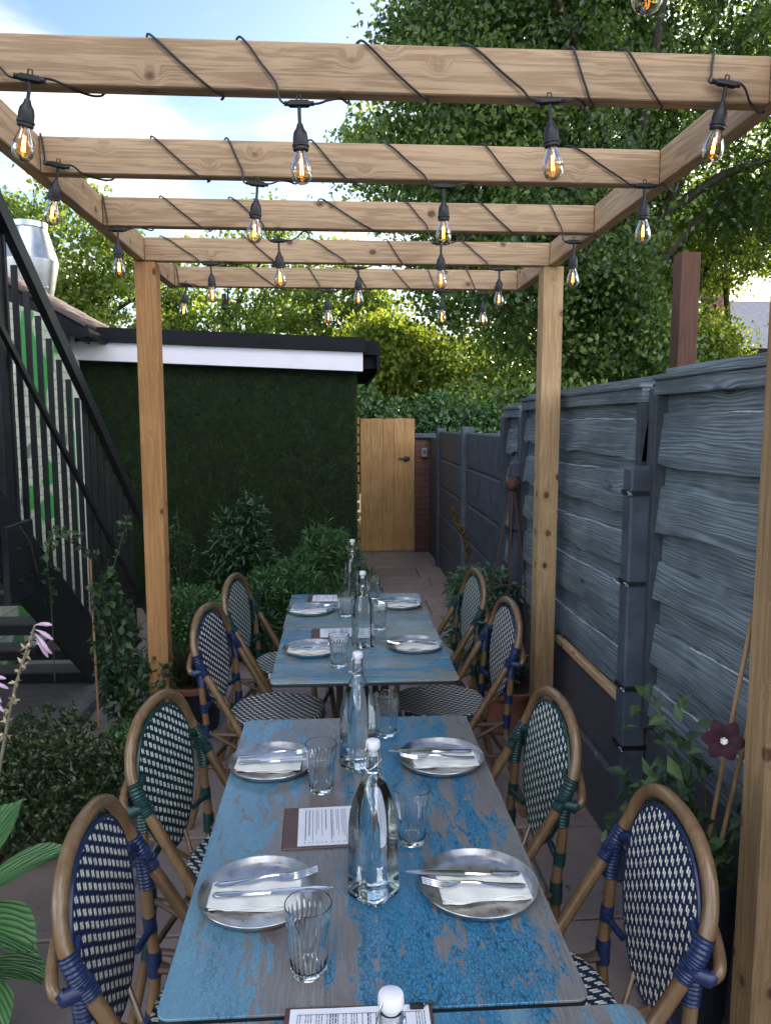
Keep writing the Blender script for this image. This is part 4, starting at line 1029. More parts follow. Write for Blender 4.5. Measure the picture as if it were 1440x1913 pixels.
for (a, h0, rad, y0, y1) in ((0, 1.845, .021, 2.0, 6.02),):
    def hz(y): return 2.68 - .733 * (y - 3.70)
    mb = MB(); mb.add([(-.028, y0, hz(y0) - .085), (.012, y0, hz(y0) - .085), (.012, y1, hz(y1) - .085), (-.028, y1, hz(y1) - .085), (-.028, y0, hz(y0) + .015), (.012, y0, hz(y0) + .015), (.012, y1, hz(y1) + .015), (-.028, y1, hz(y1) + .015)],
        [(3, 2, 1, 0), (4, 5, 6, 7), (0, 1, 5, 4), (1, 2, 6, 5), (2, 3, 7, 6), (3, 0, 4, 7)]); mb.build('handrail', M_black, st, smooth=False)
    mb = MB(); 
    def mz(y): return 2.10 - .79 * (y - 3.63)
    mb.add([(.000, 2.4, mz(2.4) - .04), (.022, 2.4, mz(2.4) - .04), (.022, 6.0, mz(6.0) - .04), (.000, 6.0, mz(6.0) - .04), (.000, 2.4, mz(2.4)), (.022, 2.4, mz(2.4)), (.022, 6.0, mz(6.0)), (.000, 6.0, mz(6.0))],
        [(3, 2, 1, 0), (4, 5, 6, 7), (0, 1, 5, 4), (1, 2, 6, 5), (2, 3, 7, 6), (3, 0, 4, 7)]); mb.build('middle_rail', M_black, st, smooth=False)
for y in np.arange(2.55, 5.95, .138):
    if 3.62 < y < 3.86: continue
    z0 = max(0.0, zb(y) + .30) if y < 4.8 else 0.
    MB().box(-.062, -.032, y - .006, y + .006, z0, hz(y) - .075, bev=.002).build('baluster', M_black, st, smooth=False)
mb = MB(); mb.box(-.115, -.030, 3.66, 3.76, .90, hz(3.71) - .03, bev=.004); mb.box(-.125, -.020, 3.77, 3.79, .90, hz(3.81) - .03, bev=.004); mb.build('newel_post', M_black, st, smooth=False)
mb = MB(); mb.box(.001, .030, 3.50, 3.80, .86, 1.22, bev=.004)
for zz in (.95, 1.10):
    for yy in (3.60, 3.72): mb.tube([(.03, yy, zz), (.055, yy, zz)], .011, 6)
mb.build('bracket', M_black, st, smooth=False)
o = MB().box(-2.24, -1.42, 4.05, 5.0, 0, .085, bev=.01).build('step_pad', simple('pale_concrete', (.15, .135, .13), .8, var=.3, scale=12, bmp=.3), None, smooth=False); tag(o, 'low pale concrete pad at the foot of the black staircase', 'step')
tn = thing('tin', 'small round metal tin standing on a stair tread', 'tin', (-1.70, 4.32, .393))
MB().lathe([(.05, 0), (.052, .003), (.052, .05), (.050, .055)], 24).build('body', M_iron, tn); MB().lathe([(.053, .050), (.053, .064), (.048, .067), (.044, .060)], 24).build('lid', M_wire, tn)

# ------------------------------------------------------------ plants
def blob(cs, n):
    """points in several ellipsoids: (x,y,z,rx,ry,rz,weight), biased to the shell"""
    cs = np.array(cs, float); wts = cs[:, 6] / cs[:, 6].sum(); idx = rng.choice(len(cs), n, p=wts)
    dd = rdir(n); rad = rng.uniform(.15, 1, n) ** .45
    P = cs[idx, :3] + dd * rad[:, None] * cs[idx, 3:6]; return P, dd
def shrub(name, label, cat, base, cs, n, L, Wd, m, group=None, up=.4, stems=6, clump=None, fold=.25, gravity=0.):
    root = thing(name, label, cat, base, 0, group)
    cs = [(a[0] - base[0], a[1] - base[1], a[2] - base[2], *a[3:]) for a in cs]
    if clump:      # rosettes of leaves at twig ends
        nc, per_ = clump; P, dd = blob(cs, nc); dirc = dd + np.array([0, 0, up]); dirc /= np.linalg.norm(dirc, axis=1, keepdims=True)
        C = np.repeat(P, per_, 0) + rng.normal(0, L * .12, (nc * per_, 3)); DD = np.repeat(dirc, per_, 0) * .55 + rdir(nc * per_); tone = np.repeat(rng.random(nc), per_) * .5 + rng.random(nc * per_) * .5; n = nc * per_
    else:
        C, dd = blob(cs, n); DD = dd * .7 + rdir(n) * .8; DD[:, 2] += up
        tone = rng.random(n)
    DD[:, 2] -= gravity
    C[:, 2] = np.maximum(C[:, 2], .01)
    N = rdir(n); N[:, 2] = np.abs(N[:, 2]) + .6
    cards('foliage', C, DD, N, L * rng.uniform(.6, 1.25, n), Wd * rng.uniform(.7, 1.2, n), m, root, fold, tone)
    mb = MB(); SC = []
    for k in range(stems * 2):
        c = cs[k % len(cs)]; u3 = rdir(1)[0]; u3[2] = abs(u3[2]) * 1.1 + .15; u3 /= np.linalg.norm(u3)
        e = np.array(c[:3]) + u3 * np.array(c[3:6]) * rng.uniform(.7, 1.38)
        cc_ = np.array(c[:3]); ns_ = int(14 * max(.3, np.linalg.norm(e - cc_) / .25)); uu = rng.uniform(.45, 1.02, ns_)[:, None]; SC.append(cc_ + (e - cc_) * uu + rng.normal(0, .006, (ns_, 3)))
        mid = np.array([e[0] * .4 + rng.normal(0, .02), e[1] * .4 + rng.normal(0, .02), e[2] * .5])
        mb.tube(catmull([(rng.normal(0, .02), rng.normal(0, .02), 0), mid, e], 5), [.007] * 6 + [.006, .005, .004, .003, .0025], 6) if False else mb.tube(catmull([(rng.normal(0, .02), rng.normal(0, .02), 0), tuple(mid), tuple(e)], 5), np.linspace(.008, .0025, 11), 6)
    mb.build('stem', M_stem, root)
    SC = np.concatenate(SC); ns_ = len(SC); DD = rdir(ns_) + np.array([0, 0, .3]); NN = rdir(ns_); NN[:, 2] = np.abs(NN[:, 2]) + .6
    cards('shoot_leaves', SC, DD, NN, L * rng.uniform(.6, 1.2, ns_), Wd * rng.uniform(.7, 1.2, ns_), m, root, fold); return root
def pot(name, label, x, y, r, h, m, rimm=None, soil=True):
    root = thing(name, label, 'plant pot', (x, y, 0), 0, None)
    MB().lathe([(r * .72, 0), (r * .78, .01), (r * .96, h * .86), (r * .97, h * .9)], 36).build('body', m, root, ang=30)
    MB().lathe([(r * .975, h * .88), (r * 1.03, h * .88), (r * 1.05, h * .99), (r * 1.03, h), (r * .93, h), (r * .91, h * .93), (r * .9, h * .905)], 36, cap=False).build('rim', rimm or m, root, ang=30)
    MB().lathe([(.001, h * .925), (r * .5, h * .93), (r * .915, h * .92)], 24, cap=False).build('soil', M_soil, root); return root

shrub('leafy_shrub', 'tall dark narrow-leaved shrub against the turf wall', 'shrub', (-.80, 6.3, 0),
      [(-.79, 6.3, .62, .24, .22, .26, 3), (-.70, 6.3, .90, .11, .12, .18, .7), (-.88, 6.28, .80, .10, .12, .16, .5), (-.64, 6.25, .55, .12, .15, .15, .6), (-.86, 6.25, .34, .22, .2, .2, 1.1)], 2900, .095, .024, L_dark, up=-.15, stems=9)
shrub('leafy_shrub', 'bright green bushy shrub with fingered leaves behind the farthest table', 'shrub', (-.30, 5.9, 0),
      [(-.40, 5.7, .42, .30, .28, .22, 3), (-.08, 6.2, .55, .27, .25, .30, 2.4), (.12, 6.0, .32, .20, .22, .24, 1.3), (-.22, 5.6, .26, .30, .25, .22, 2)], 0, .075, .014, L_choisya, up=.5, stems=10, clump=(1350, 9))
shrub('leafy_shrub', 'darker fingered-leaf shrub low at the left of the bright green one', 'shrub', (-.62, 5.5, 0),
      [(-.62, 5.4, .26, .22, .22, .24, 2)], 0, .07, .014, L_dark, up=.4, stems=6, clump=(420, 9))
shrub('leafy_shrub', 'glossy round-leaved shrub between the far left post and the far left chair', 'shrub', (-1.0, 5.1, 0),
      [(-.98, 5.1, .40, .27, .25, .20, 3), (-1.05, 5.0, .20, .22, .22, .20, 1)], 3600, .034, .022, L_choisya, up=.3, stems=8)
shrub('leafy_shrub', 'wispy dark shrub against the turf wall just right of the left post', 'shrub', (-1.32, 6.4, 0),
      [(-1.32, 6.4, .45, .16, .16, .40, 1)], 1300, .045, .014, L_dark, up=.3, stems=8)
# right-hand shrub with brown spike
shrub('leafy_shrub', 'grey-green shrub by the fence on the right of the path', 'shrub', (1.0, 5.0, 0),
      [(.92, 5.15, .52, .17, .25, .17, 2), (1.0, 4.7, .38, .17, .25, .26, 2), (.86, 4.9, .28, .14, .22, .18, 1.1), (1.0, 4.6, .62, .12, .2, .16, .8)], 3300, .062, .026, L_blue, up=.05, stems=12, gravity=.2)
fs = thing('flower_spike', 'leaning brown seed spike standing above the shrub by the right fence', 'flower', (.96, 5.5, 0))
pts = catmull([(0, 0, 0), (.02, 0, .45), (-.02, 0, .78), (-.13, 0, 1.06)], 10); MB().tube(pts, np.linspace(.006, .003, len(pts)), 6).build('stem', M_stem, fs)
PA = np.array(pts[18:]); n = 900; q = rng.integers(0, len(PA), n); taper = 1 - .7 * q / len(PA)
C = PA[q] + rng.normal(0, .012, (n, 3)) * taper[:, None]; cards('seed_head', C, rdir(n) + np.array([-.1, 0, .6]), rdir(n), .018, .009, L_brown, fs)
# box bush, climber, pots, left side
shrub('box_bush', 'low clipped bush of small dark leaves in front of the staircase', 'bush', (-1.10, 2.95, 0),
      [(-1.13, 2.95, .25, .30, .26, .24, 3), (-.98, 3.0, .27, .17, .2, .16, 1), (-1.35, 2.9, .28, .22, .25, .24, 1.4), (-1.3, 3.4, .22, .28, .22, .2, 1.2), (-1.6, 3.1, .24, .25, .3, .22, 1.)], 0, .026, .014, L_box, up=.8, stems=10, clump=(2300, 6))
pot('plant_pot', 'dark navy glazed pot partly hidden by the low box bush', -.93, 3.28, .15, .22, M_potnavy)
shrub('pale_leaf_seedling', 'small light green plant growing in the navy pot', 'plant', (-.93, 3.28, .20), [(-.93, 3.28, .28, .12, .12, .09, 1)], 420, .032, .020, L_choisya, up=.5, stems=6)
shrub('climbing_honeysuckle', 'round-leaved climber scrambling up beside the foot of the staircase', 'climber', (-1.03, 3.72, 0),
      [(-1.06, 3.65, .62, .10, .14, .24, 2), (-.98, 3.7, .38, .18, .16, .15, 2.2), (-.92, 3.55, .22, .14, .14, .14, 1.6), (-1.08, 3.6, .90, .05, .08, .10, .35), (-.86, 3.6, .45, .09, .1, .12, .6)], 1250, .042, .036, L_ivy, up=-.1, stems=14)
vn = thing('vine_strand', 'thin leafy vine shoot hanging across the staircase balusters', 'climber', (-1.46, 3.9, 0))
mb = MB(); P_ = catmull([(0, .05, .35), (.02, 0, .8), (.03, -.05, 1.0), (.02, .08, 1.12), (.03, .3, 1.06), (.05, .6, .92)], 8); mb.tube(P_, .003, 5)
P2 = catmull([(.06, .9, .75), (.08, 1.1, .95), (.08, 1.2, 1.02), (.1, 1.05, 1.06)], 8); mb.tube(P2, .003, 5); mb.tube(catmull([(0, -.1, .95), (.03, -.25, 1.12), (.04, -.38, 1.22)], 6), .003, 5); mb.build('stem', M_stem, vn)
PA = np.array(P_[8:] + P2); n = 90; q = rng.integers(0, len(PA), n); C = PA[q] + rng.normal(0, .02, (n, 3)); cards('foliage', C, rdir(n), rdir(n) + np.array([1, -.5, .5]), .042, .032, L_ivy, vn)
cn_ = MB().tube([(-1.12, 3.55, 0), (-1.15, 3.62, 1.05)], .006, 8).build('garden_cane', M_cane, None); tag(cn_, 'thin bamboo cane standing beside the climber at the foot of the stairs', 'cane')
pot('plant_pot', 'dark pot with a terracotta rim beside the far left post', -.80, 4.18, .17, .27, M_potdark, M_pot)
gp = thing('grass_plant', 'tuft of thin grey-green grass growing in the terracotta-rimmed pot', 'plant', (-.80, 4.18, .25))
n = 420; a = rng.uniform(0, 6.28, n); r_ = rng.uniform(0, .09, n); C = np.stack([r_ * np.cos(a), r_ * np.sin(a), np.zeros(n)], 1); D = np.stack([np.cos(a) * .45, np.sin(a) * .45, np.ones(n)], 1) + rng.normal(0, .15, (n, 3))
cards('blade', C, D, rdir(n), rng.uniform(.10, .26, n), .0045, L_grass, gp)
pot('plant_pot', 'low terracotta pot of soil tucked behind the left post near the shrubs', -1.02, 4.75, .14, .2, M_potdark, M_pot)
pot('plant_pot', 'wide dark terracotta bowl at the base of the far right post', .93, 4.10, .20, .24, M_pot, M_pot)
shrub('leafy_shrub', 'small trailing dark plant growing in the terracotta bowl by the right post', 'plant', (.92, 4.15, .22),
      [(.90, 4.15, .34, .15, .16, .14, 1), (.90, 4.2, .55, .09, .1, .15, .5)], 800, .04, .02, L_dark, up=.1, stems=8)
# obelisk with ball finial
ob = thing('garden_obelisk', 'rusty iron plant obelisk topped by a round ball finial near the far right post', 'obelisk', (1.02, 4.42, 0))
mb = MB()
for k in range(6):
    a = k * math.pi / 3 + .3; mb.tube([(.16 * math.cos(a) - .02, .16 * math.sin(a), 0), (.10 * math.cos(a) - .01, .10 * math.sin(a), .8), (.010 * math.cos(a), .010 * math.sin(a), 1.29)], .005, 6)
for z, r_ in ((.35, .135), (.75, .104)): mb.tube([(r_ * math.cos(a) - .012, r_ * math.sin(a), z) for a in np.linspace(0, 2 * math.pi, 25)[:-1]], .004, 6, closed=True)
mb.build('frame', M_rust, ob)
MB().lathe([(.001, 1.285)] + [(.044 * math.sin(a), 1.328 - .044 * math.cos(a)) for a in np.linspace(.1, math.pi - .05, 14)], 24).build('finial', M_rust, ob)

# hosta with two flower stalks
def hosta_leaf(root, base, az, ln, wd, droop, lift):
    V = []; F = []; UV = []; ns, nw = 14, 8
    for i in range(ns + 1):
        s = i / ns; el = lift - droop * s; x = ln * s * math.cos(el * .6); z = ln * (math.sin(lift) * s - .5 * droop * s * s)
        w_ = wd * (math.sin(math.pi * min(1, s * .86 + .10)) ** .8) * (1 - s ** 7) if s < 1 else 0
        for j in range(nw + 1):
            q = j / nw * 2 - 1
            V.append((x, q * w_ / 2, z + abs(q) ** 1.3 * w_ * .16 + .004 * math.sin(j * 2.4 + i * .7))); UV.append((q * (w_ / wd), s))
    for i in range(ns):
        for j in range(nw): a = i * (nw + 1) + j; F.append((a, a + 1, a + nw + 2, a + nw + 1))
    M_ = Matrix.Translation(base) @ Matrix.Rotation(az, 4, 'Z'); V = [tuple(M_ @ Vector(v)) for v in V]
    o = MB().add(V, F).build('leaf', M_hosta, root, ang=80)
    uv = o.data.uv_layers.new(name='UVMap'); li = [l.vertex_index for l in o.data.loops]; uv.data.foreach_set('uv', np.array([UV[i] for i in li], np.float32).ravel())
    MB().tube(catmull([(0, 0, .02), tuple(Vector(base) * .5 + Vector((0, 0, .05))), base], 5), .006, 6).build('leaf_stalk', M_stem, root)
hs = thing('hosta', 'hosta with big ribbed green leaves at the left edge of the picture', 'plant', (-1.10, 2.02, 0)); hs.scale = (.86, .9, .92)
for az, ln, wd, dr, lf, bx, by, bz in ((-20, .36, .22, .9, .50, .05, -.02, .33), (15, .34, .17, .55, .75, .07, .06, .36), (60, .32, .20, .3, .85, -.02, .12, .36), (-75, .32, .20, 1.0, .3, .02, -.10, .26), (110, .34, .2, .5, .8, -.08, .12, .34),
        (-45, .26, .17, 1.1, .35, .14, -.10, .20), (-10, .24, .12, 1.0, .4, .16, -.03, .22), (-110, .34, .22, 1., .4, -.04, -.12, .22), (170, .32, .2, .7, .6, -.1, .02, .3), (-60, .28, .2, 1.2, .1, .10, -.22, .13), (5, .30, .2, .9, .5, -.16, -.05, .38), (-95, .30, .22, 1.2, .1, -.02, -.28, .12)):
    hosta_leaf(hs, (bx, by, bz), R(az), ln, wd, dr, lf)
def stalk(label, pts, buds, seed):
    root = thing('hosta_flower_stalk', label, 'flower stalk', pts[0], 0, 'hosta flower stalks'); P_ = catmull([tuple(np.array(p) - np.array(pts[0])) for p in pts], 10)
    MB().tube(P_, np.linspace(.006, .003, len(P_)), 8).build('stem', M_stalk, root); A = np.array(P_); m_ = len(A); rr = np.random.default_rng(seed)
    n = 60; q = rr.integers(int(m_ * .55), m_ - 2, n); C = A[q]; cards('dry_bract', C, rr.normal(size=(n, 3)) + np.array([0, 0, -.2]), rdir(n), .022, .010, M_drybract, root)
    top = A[-1]
    for k, (dx, dy, dz, L_) in enumerate(buds):
        dv = Vector((dx, dy, dz)).normalized(); s_ = top + np.array([0, 0, -.012 * k])
        path = [tuple(s_ + np.array(dv) * L_ * .62 * u + np.array([0, 0, -.15 * L_ * u * u])) for u in np.linspace(0, 1, 8)]
        MB().tube(path, [.0012, .002, .0035, .005, .0056, .0056, .0045, .0015], 8).build('flower', M_pink, root)
stalk('tall hosta stalk with lilac flowers in front of the staircase treads', [(-.985, 2.02, .30), (-.93, 2.02, .62), (-.86, 2.02, .95), (-.79, 2.02, 1.155)], [(1, -.1, .25, .075), (1, 0, -.4, .075), (.8, -.2, -.8, .08), (.6, .2, -1., .08), (.9, .3, -.6, .07)], 3)
stalk('shorter hosta stalk with drooping lilac flowers at the left edge', [(-1.22, 2.05, .3), (-1.10, 2.08, .7), (-1.0, 2.1, .92), (-.955, 2.1, .99)], [(1, 0, .15, .08), (1, .1, -.2, .085), (.8, -.2, -.7, .08), (.5, .1, -.8, .08), (-.4, 0, -.6, .07), (.9, -.2, -.5, .08)], 5)

# clematis at right front
pot('plant_pot', 'dark pot behind the near right chair holding the clematis', .985, 1.98, .13, .46, M_potdark)
cl_ = thing('clematis', 'clematis with one deep purple flower climbing by the near right post', 'climber', (.98, 1.93, .42))
mb = MB(); tips = []
for k in range(9):
    e = (rng.uniform(-.22, .10), rng.uniform(-.22, .15), rng.uniform(.15, .52)); tips.append(e)
    mb.tube(catmull([(rng.normal(0, .02), rng.normal(0, .02), 0), (e[0] * .3 + rng.normal(0, .02), e[1] * .3, e[2] * .55), e], 6), np.linspace(.005, .0018, 13), 6)
mb.build('stem', M_stem, cl_)
n = 300; T_ = np.array(tips); q = rng.integers(0, 9, n); uu = rng.uniform(.25, 1.05, n)[:, None]; C = T_[q] * uu + rng.normal(0, .028, (n, 3))
D = rdir(n); D[:, 2] -= .2; D[:, 0] -= .3; cards('foliage', C, D, rdir(n) + np.array([-.4, -.6, .8]), rng.uniform(.04, .075, n), rng.uniform(.022, .036, n), L_ivy, cl_)
fc = Vector((-.055, -.20, .500)); nrm = Vector((-.35, -1, .15)).normalized(); u_ = nrm.orthogonal().normalized(); v_ = nrm.cross(u_)
for k in range(6):
    a = k * math.pi / 3 + .2; dr = u_ * math.cos(a) + v_ * math.sin(a); sd = nrm.cross(dr); V = []; F = []
    for i in range(8):
        s = i / 7; w_ = .019 * math.sin(math.pi * min(1, s * .9 + .08)) ** .8
        for j in (-1, 0, 1): V.append(tuple(fc + dr * (.006 + s * .046) + sd * j * w_ + nrm * (.007 * math.sin(s * 2.6) + (.003 if j == 0 else 0))))
    for i in range(7):
        for j in range(2): a_ = i * 3 + j; F.append((a_, a_ + 1, a_ + 4, a_ + 3))
    MB().add(V, F).build('petal', M_purple, cl_)
mb = MB()
for k in range(16): e = fc + nrm * .015 + (u_ * math.cos(k) + v_ * math.sin(k)) * .008; mb.tube([tuple(fc), tuple(e)], .0012, 4)
mb.build('stamen', M_napkin, cl_)
tr_ = thing('cane_support', 'pair of brown canes leaning by the near right post over the clematis', 'cane', (1.0, 1.9, .42))
mb = MB(); mb.tube([(0, .0, 0), (.065, -.10, .72)], .006, 8); mb.tube([(-.02, .02, 0), (.045, -.06, .78)], .006, 8); mb.build('cane', M_cane, tr_)

n = 520
xx_ = np.where(rng.random(n) < .6, rng.uniform(.78, 1.06, n) ** 1.0, rng.uniform(-1.24, -.95, n)); C = np.stack([xx_, rng.uniform(1.4, 9.6, n), np.full(n, .004)], 1)
D = rdir(n); D[:, 2] = np.abs(D[:, 2]) * .12; tag(cards('leaf_litter', C, D, np.tile([0, 0, 1.], (n, 1)) + rng.normal(0, .2, (n, 3)), rng.uniform(.008, .022, n), rng.uniform(.005, .011, n), L_brown), 'brown leaf litter gathered along the edges of the paving', 'leaf litter', kind='stuff')
# fallen bits on the paving
for i, (x, y) in enumerate(((-.93, 1.75), (-.86, 1.68), (-.80, 1.60), (-.98, 1.62))):
    mb = MB(); a = rng.uniform(0, 3); mb.tube(catmull([(0, 0, .003), (.03 * math.cos(a), .03 * math.sin(a), .008), (.06 * math.cos(a + .4), .06 * math.sin(a + .4), .003)], 4), [.001, .003, .004, .004, .003, .003, .002, .001, .001][:9], 5)
    o = mb.build('fallen_flower', M_drybract, None); o.location = (x, y, .001); tag(o, ['withered flower farthest from the camera on the paving by the near left chair', 'withered flower second farthest on the paving by the near left chair', 'withered flower nearest the table on the paving by the near left chair', 'withered flower nearest the hosta on the paving by the near left chair'][i], 'fallen flower', 'withered flowers on the paving')

# ------------------------------------------------------------ hedge and trees beyond
def hedge_mass(name, label, cs, n, L, Wd, m, base, cat='hedge', group=None, inner=None):
    root = thing(name, label, cat, base, 0, group); cs = [(a[0] - base[0], a[1] - base[1], a[2] - base[2], *a[3:]) for a in cs]
    C, dd = blob(cs, n); D = dd * .4 + rdir(n); D[:, 2] -= .35; N = dd + rdir(n) * .7
    cards('foliage', C, D, N, L * rng.uniform(.6, 1.3, n), Wd * rng.uniform(.6, 1.2, n), m, root, .2)
    mb = MB()
    for a in cs: mb.tube(catmull([(a[0], a[1], 0), (a[0] + rng.normal(0, .1), a[1], a[2] * .6), (a[0], a[1], a[2] + .3 * a[5])], 4), np.linspace(.04, .012, 9), 6)
    mb.build('stem', M_bark, root); return root
hedge_mass('ivy_hedge', 'dense dark ivy hedge rising behind the gate and brick wall', [(.75, 10.9, 1.25, .5, .5, .85, 2), (1.4, 11.0, 1.2, .6, .55, .95, 3), (2.05, 10.9, 1.15, .55, .5, .85, 2), (.35, 11.0, 1.5, .35, .5, .85, 1.3), (2.55, 10.9, 1.0, .4, .5, .75, 1)], 17000, .085, .06, L_hedge, (1.3, 10.9, 0))
def tree(name, label, base, trunk_r, trunk_h, crown, nclump, per_, sig, L, Wd, m, group=None, droop=.35, limbs=14, lean=(0, 0), front=None):
    """crown: list of ellipsoids (x,y,z,rx,ry,rz,weight) in world coords"""
    root = thing(name, label, 'tree', base, 0, group); b0 = np.array(base)
    cs = [(a[0] - base[0], a[1] - base[1], a[2] - base[2], *a[3:]) for a in crown]
    A = np.array(cs, float); wts = A[:, 6] / A[:, 6].sum(); idx = rng.choice(len(A), nclump, p=wts); dd = rdir(nclump)
    rad = rng.uniform(.08, 1, nclump) ** .33 * (1 + rng.normal(0, .05, nclump)); CC = A[idx, :3] + dd * rad[:, None] * A[idx, 3:6]
    sg = sig * rng.uniform(.6, 1.35, nclump)
    n = nclump * per_; C = np.repeat(CC, per_, 0) + rng.normal(size=(n, 3)) * np.repeat(sg, per_)[:, None] * np.array([1, 1, .62])
    C[:, 2] -= droop * np.abs(rng.normal(0, 1, n)) * np.repeat(sg, per_)
    D = rdir(n) * .8; D[:, 2] -= .6; N = rdir(n) + np.repeat(dd, per_, 0) * .6
    tone = np.clip(np.repeat(rng.normal(.42, .24, nclump), per_) + rng.normal(0, .17, n), 0, 1)
    cards('crown', C, D, N, L * rng.uniform(.6, 1.3, n), Wd * rng.uniform(.6, 1.2, n), m, root, .2, tone)
    mb = MB(); top = np.array([A[:, 0].mean(), A[:, 1].mean(), A[:, 2].max() + .2])
    P_ = catmull([(0, 0, 0), (top[0] * .1, top[1] * .1, trunk_h * .5), (top[0] * .3, top[1] * .3, trunk_h), tuple(top * np.array([.8, .8, .85]))], 6)
    mb.tube(P_, np.linspace(trunk_r, trunk_r * .25, len(P_)), 12)
    for k in range(limbs):
        c = CC[rng.integers(0, nclump)]; s = P_[rng.integers(6, len(P_) - 3)]; mid = (np.array(s) + c) / 2 + np.array([0, 0, .15 * abs(c[0] - s[0])])
        mb.tube(catmull([tuple(s), tuple(mid), tuple(c)], 5), np.linspace(trunk_r * .32, trunk_r * .05, 11), 7)
    mb.build('trunk', M_bark, root); return root
tree('lime_tree', 'huge dense lime tree filling the upper right behind the pergola', (4.8, 14.0, 0), .42, 4.0,
     [(3.8, 14, 6.5, 2.8, 3.2, 3.0, 2.5), (5.2, 14, 9.8, 4.2, 3.4, 3.6, 3), (7.8, 14, 7.6, 3.0, 3.0, 2.6, 1.9), (8.4, 13.6, 5.6, 1.6, 1.6, 1.3, .38), (2.3, 13.8, 6.6, 2.1, 2.2, 1.9, 1.6), (2.8, 13.8, 8.8, 2.0, 2.2, 2.0, 1.5), (3.3, 13.2, 4.2, 2.0, 2.2, 1.4, 1.1), (4.9, 13.1, 3.1, 1.0, .9, .9, .5), (9.6, 13.5, 8.8, 2.0, 2.2, 2.4, .8)],
     1500, 118, .27, .105, .078, L_tree, limbs=30)
tree('background_tree', 'bushy tree behind the metal flue cowl, at the far left', (-6.8, 21, 0), .28, 3.,
     [(-6.9, 21, 6.0, 1.7, 1.5, 2.0, 2), (-5.6, 21, 4.6, 1.6, 1.4, 2.0, 2), (-8.3, 21, 5.8, 1.2, 1.2, 1.6, 1), (-7.2, 20.5, 3.5, 2.2, 1.5, 1.5, 1.4)], 270, 80, .27, .14, .11, L_tree2, 'trees beyond the outbuilding')
tree('background_tree', 'loose airy tree showing sky gaps above the turf-clad outbuilding', (-3.0, 22, 0), .25, 3.,
     [(-3.3, 22, 4.9, 1.7, 1.4, 1.9, 2), (-1.9, 22, 5.9, 1.4, 1.2, 1.9, 1.6), (-4.4, 21.5, 3.6, 1.6, 1.2, 1.3, 1.2), (-2.6, 21.5, 3.2, 2.0, 1.2, 1.3, 1.2)], 200, 74, .27, .14, .11, L_tree2, 'trees beyond the outbuilding')
tree('background_tree', 'round-topped tree standing between the airy tree and the huge lime tree', (-.1, 21, 0), .25, 3.,
     [(-.3, 21, 4.6, 1.6, 1.4, 1.9, 2), (.9, 21, 3.9, 1.5, 1.4, 1.6, 1.5), (.2, 20.5, 2.9, 1.9, 1.2, 1.1, 1.2)], 200, 76, .27, .14, .11, L_tree2, 'trees beyond the outbuilding')
tree('sunlit_tree', 'small yellow-green sunlit tree just above the ivy hedge and gate', (1.4, 16.5, 0), .15, 1.8,
     [(1.1, 16.5, 3.1, .9, .8, .9, 2), (2.2, 16.8, 2.6, 1.0, .8, .9, 1.6), (.4, 16.5, 2.4, .8, .8, .8, 1)], 210, 80, .25, .12, .085, L_bright, 'sunlit trees behind the fence')
tree('sunlit_tree', 'yellow-green sunlit tree to the right of the red post', (10.5, 19.5, 0), .16, 1.8,
     [(8.6, 19.5, 3.6, 1.3, 1.0, 1.2, 2), (9.8, 19.5, 6.3, 1.6, 1.0, 1.2, 1.8), (7.6, 19.5, 5.8, 1.3, 1.0, 1.2, 1.4), (12.6, 19.5, 2.6, 1.4, 1.0, .7, 1.2), (9.6, 19, 2.4, 1.5, 1.0, .6, 1.3)], 430, 70, .28, .12, .09, L_bright, 'sunlit trees behind the fence')
tree('sunlit_tree', 'low sunlit bush seen over the fence between the far post and the red post', (5.4, 19.0, 0), .14, 1.5,
     [(4.4, 19, 3.0, 1.3, 1.0, 1.1, 1.6), (6.6, 19.3, 3.5, 1.4, 1.0, 1.4, 1.8), (5.6, 19, 2.2, 1.8, 1.0, .8, 1.2)], 300, 70, .28, .12, .09, L_bright, 'sunlit trees behind the fence')
tree('sunlit_tree', 'dark-stemmed green bush low behind the waney fence at the centre right', (2.5, 12.0, 0), .10, 1.1,
     [(2.5, 12.2, 1.75, .9, .8, .6, 1.4), (3.7, 12.0, 1.7, .9, .8, .55, 1.4)], 150, 70, .24, .10, .08, L_tree, 'sunlit trees behind the fence')
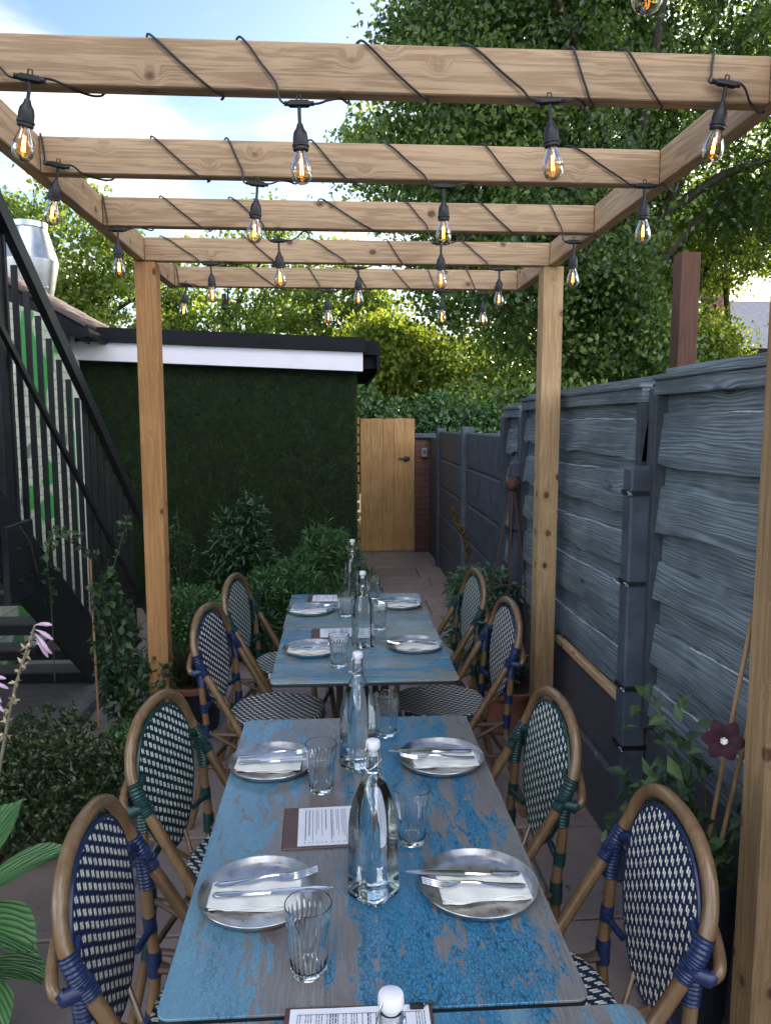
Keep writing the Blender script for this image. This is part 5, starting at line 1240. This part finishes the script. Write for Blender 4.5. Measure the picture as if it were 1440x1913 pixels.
tree('sunlit_tree', 'tallest yellow-green sunlit tree glowing between the red post and the brick house', (7.3, 17.0, 0), .14, 2.4,
     [(6.3, 17, 4.4, 1.0, .9, 1.3, 1.4), (7.6, 17, 5.6, 1.2, 1.0, 1.4, 1.8), (8.0, 17, 3.3, .9, .9, .7, 1.0), (7.0, 16.8, 3.1, 1.2, .9, .8, 1.2), (9.0, 17, 6.4, 1.1, 1.0, .9, 1.0)], 380, 66, .25, .10, .075, L_bright, 'sunlit trees behind the fence')
n = 52000
C = np.stack([rng.uniform(-42, 46, n), rng.uniform(44, 50, n), 0 * np.ones(n)], 1); top = 4.6 + 1.4 * np.sin(C[:, 0] * .31) + .8 * np.sin(C[:, 0] * .9 + 1); C[:, 2] = rng.uniform(0, 1, n) ** .7 * top
fw = cards('far_wood', C, rdir(n), rdir(n), .5, .36, L_tree2); tag(fw, 'distant line of green woodland seen through the gaps of the trees', 'woodland', kind='stuff')

# neighbour's house at far right
hs_ = thing('brick_house', 'red brick house with grey roof glimpsed through the leaves at the right edge', 'house', (14.2, 30, 0))
MB().box(1.0, 9, 0, 6, 0, 4.55).build('wall', M_housebrick, hs_, smooth=False)
MB().add([(.4, -.5, 4.5), (9.6, -.5, 4.5), (8.6, 3, 6.9), (2.6, 3, 6.9), (.4, 6.5, 4.5), (9.6, 6.5, 4.5)], [(0, 1, 2, 3), (4, 3, 2, 5), (0, 3, 4), (1, 5, 2), (0, 4, 5, 1)]).build('roof', M_slate, hs_, smooth=False)
MB().box(.35, 9.65, -.56, -.505, 4.30, 4.56).build('gutter', M_lead, hs_, smooth=False)
MB().box(1.4, 2.3, 2.2, 3.0, 5.4, 7.9, bev=.05).build('chimney', M_housebrick, hs_, smooth=False)
for x in (2.6, 5.2): 
    f_ = MB().box(x, x + 1.1, -.05, .03, 2.6, 3.9, bev=.02).build('window', M_fascia, hs_, smooth=False); MB().box(x + .1, x + 1.0, -.062, -.052, 2.7, 3.8).build('pane', M_iron, f_, smooth=False)
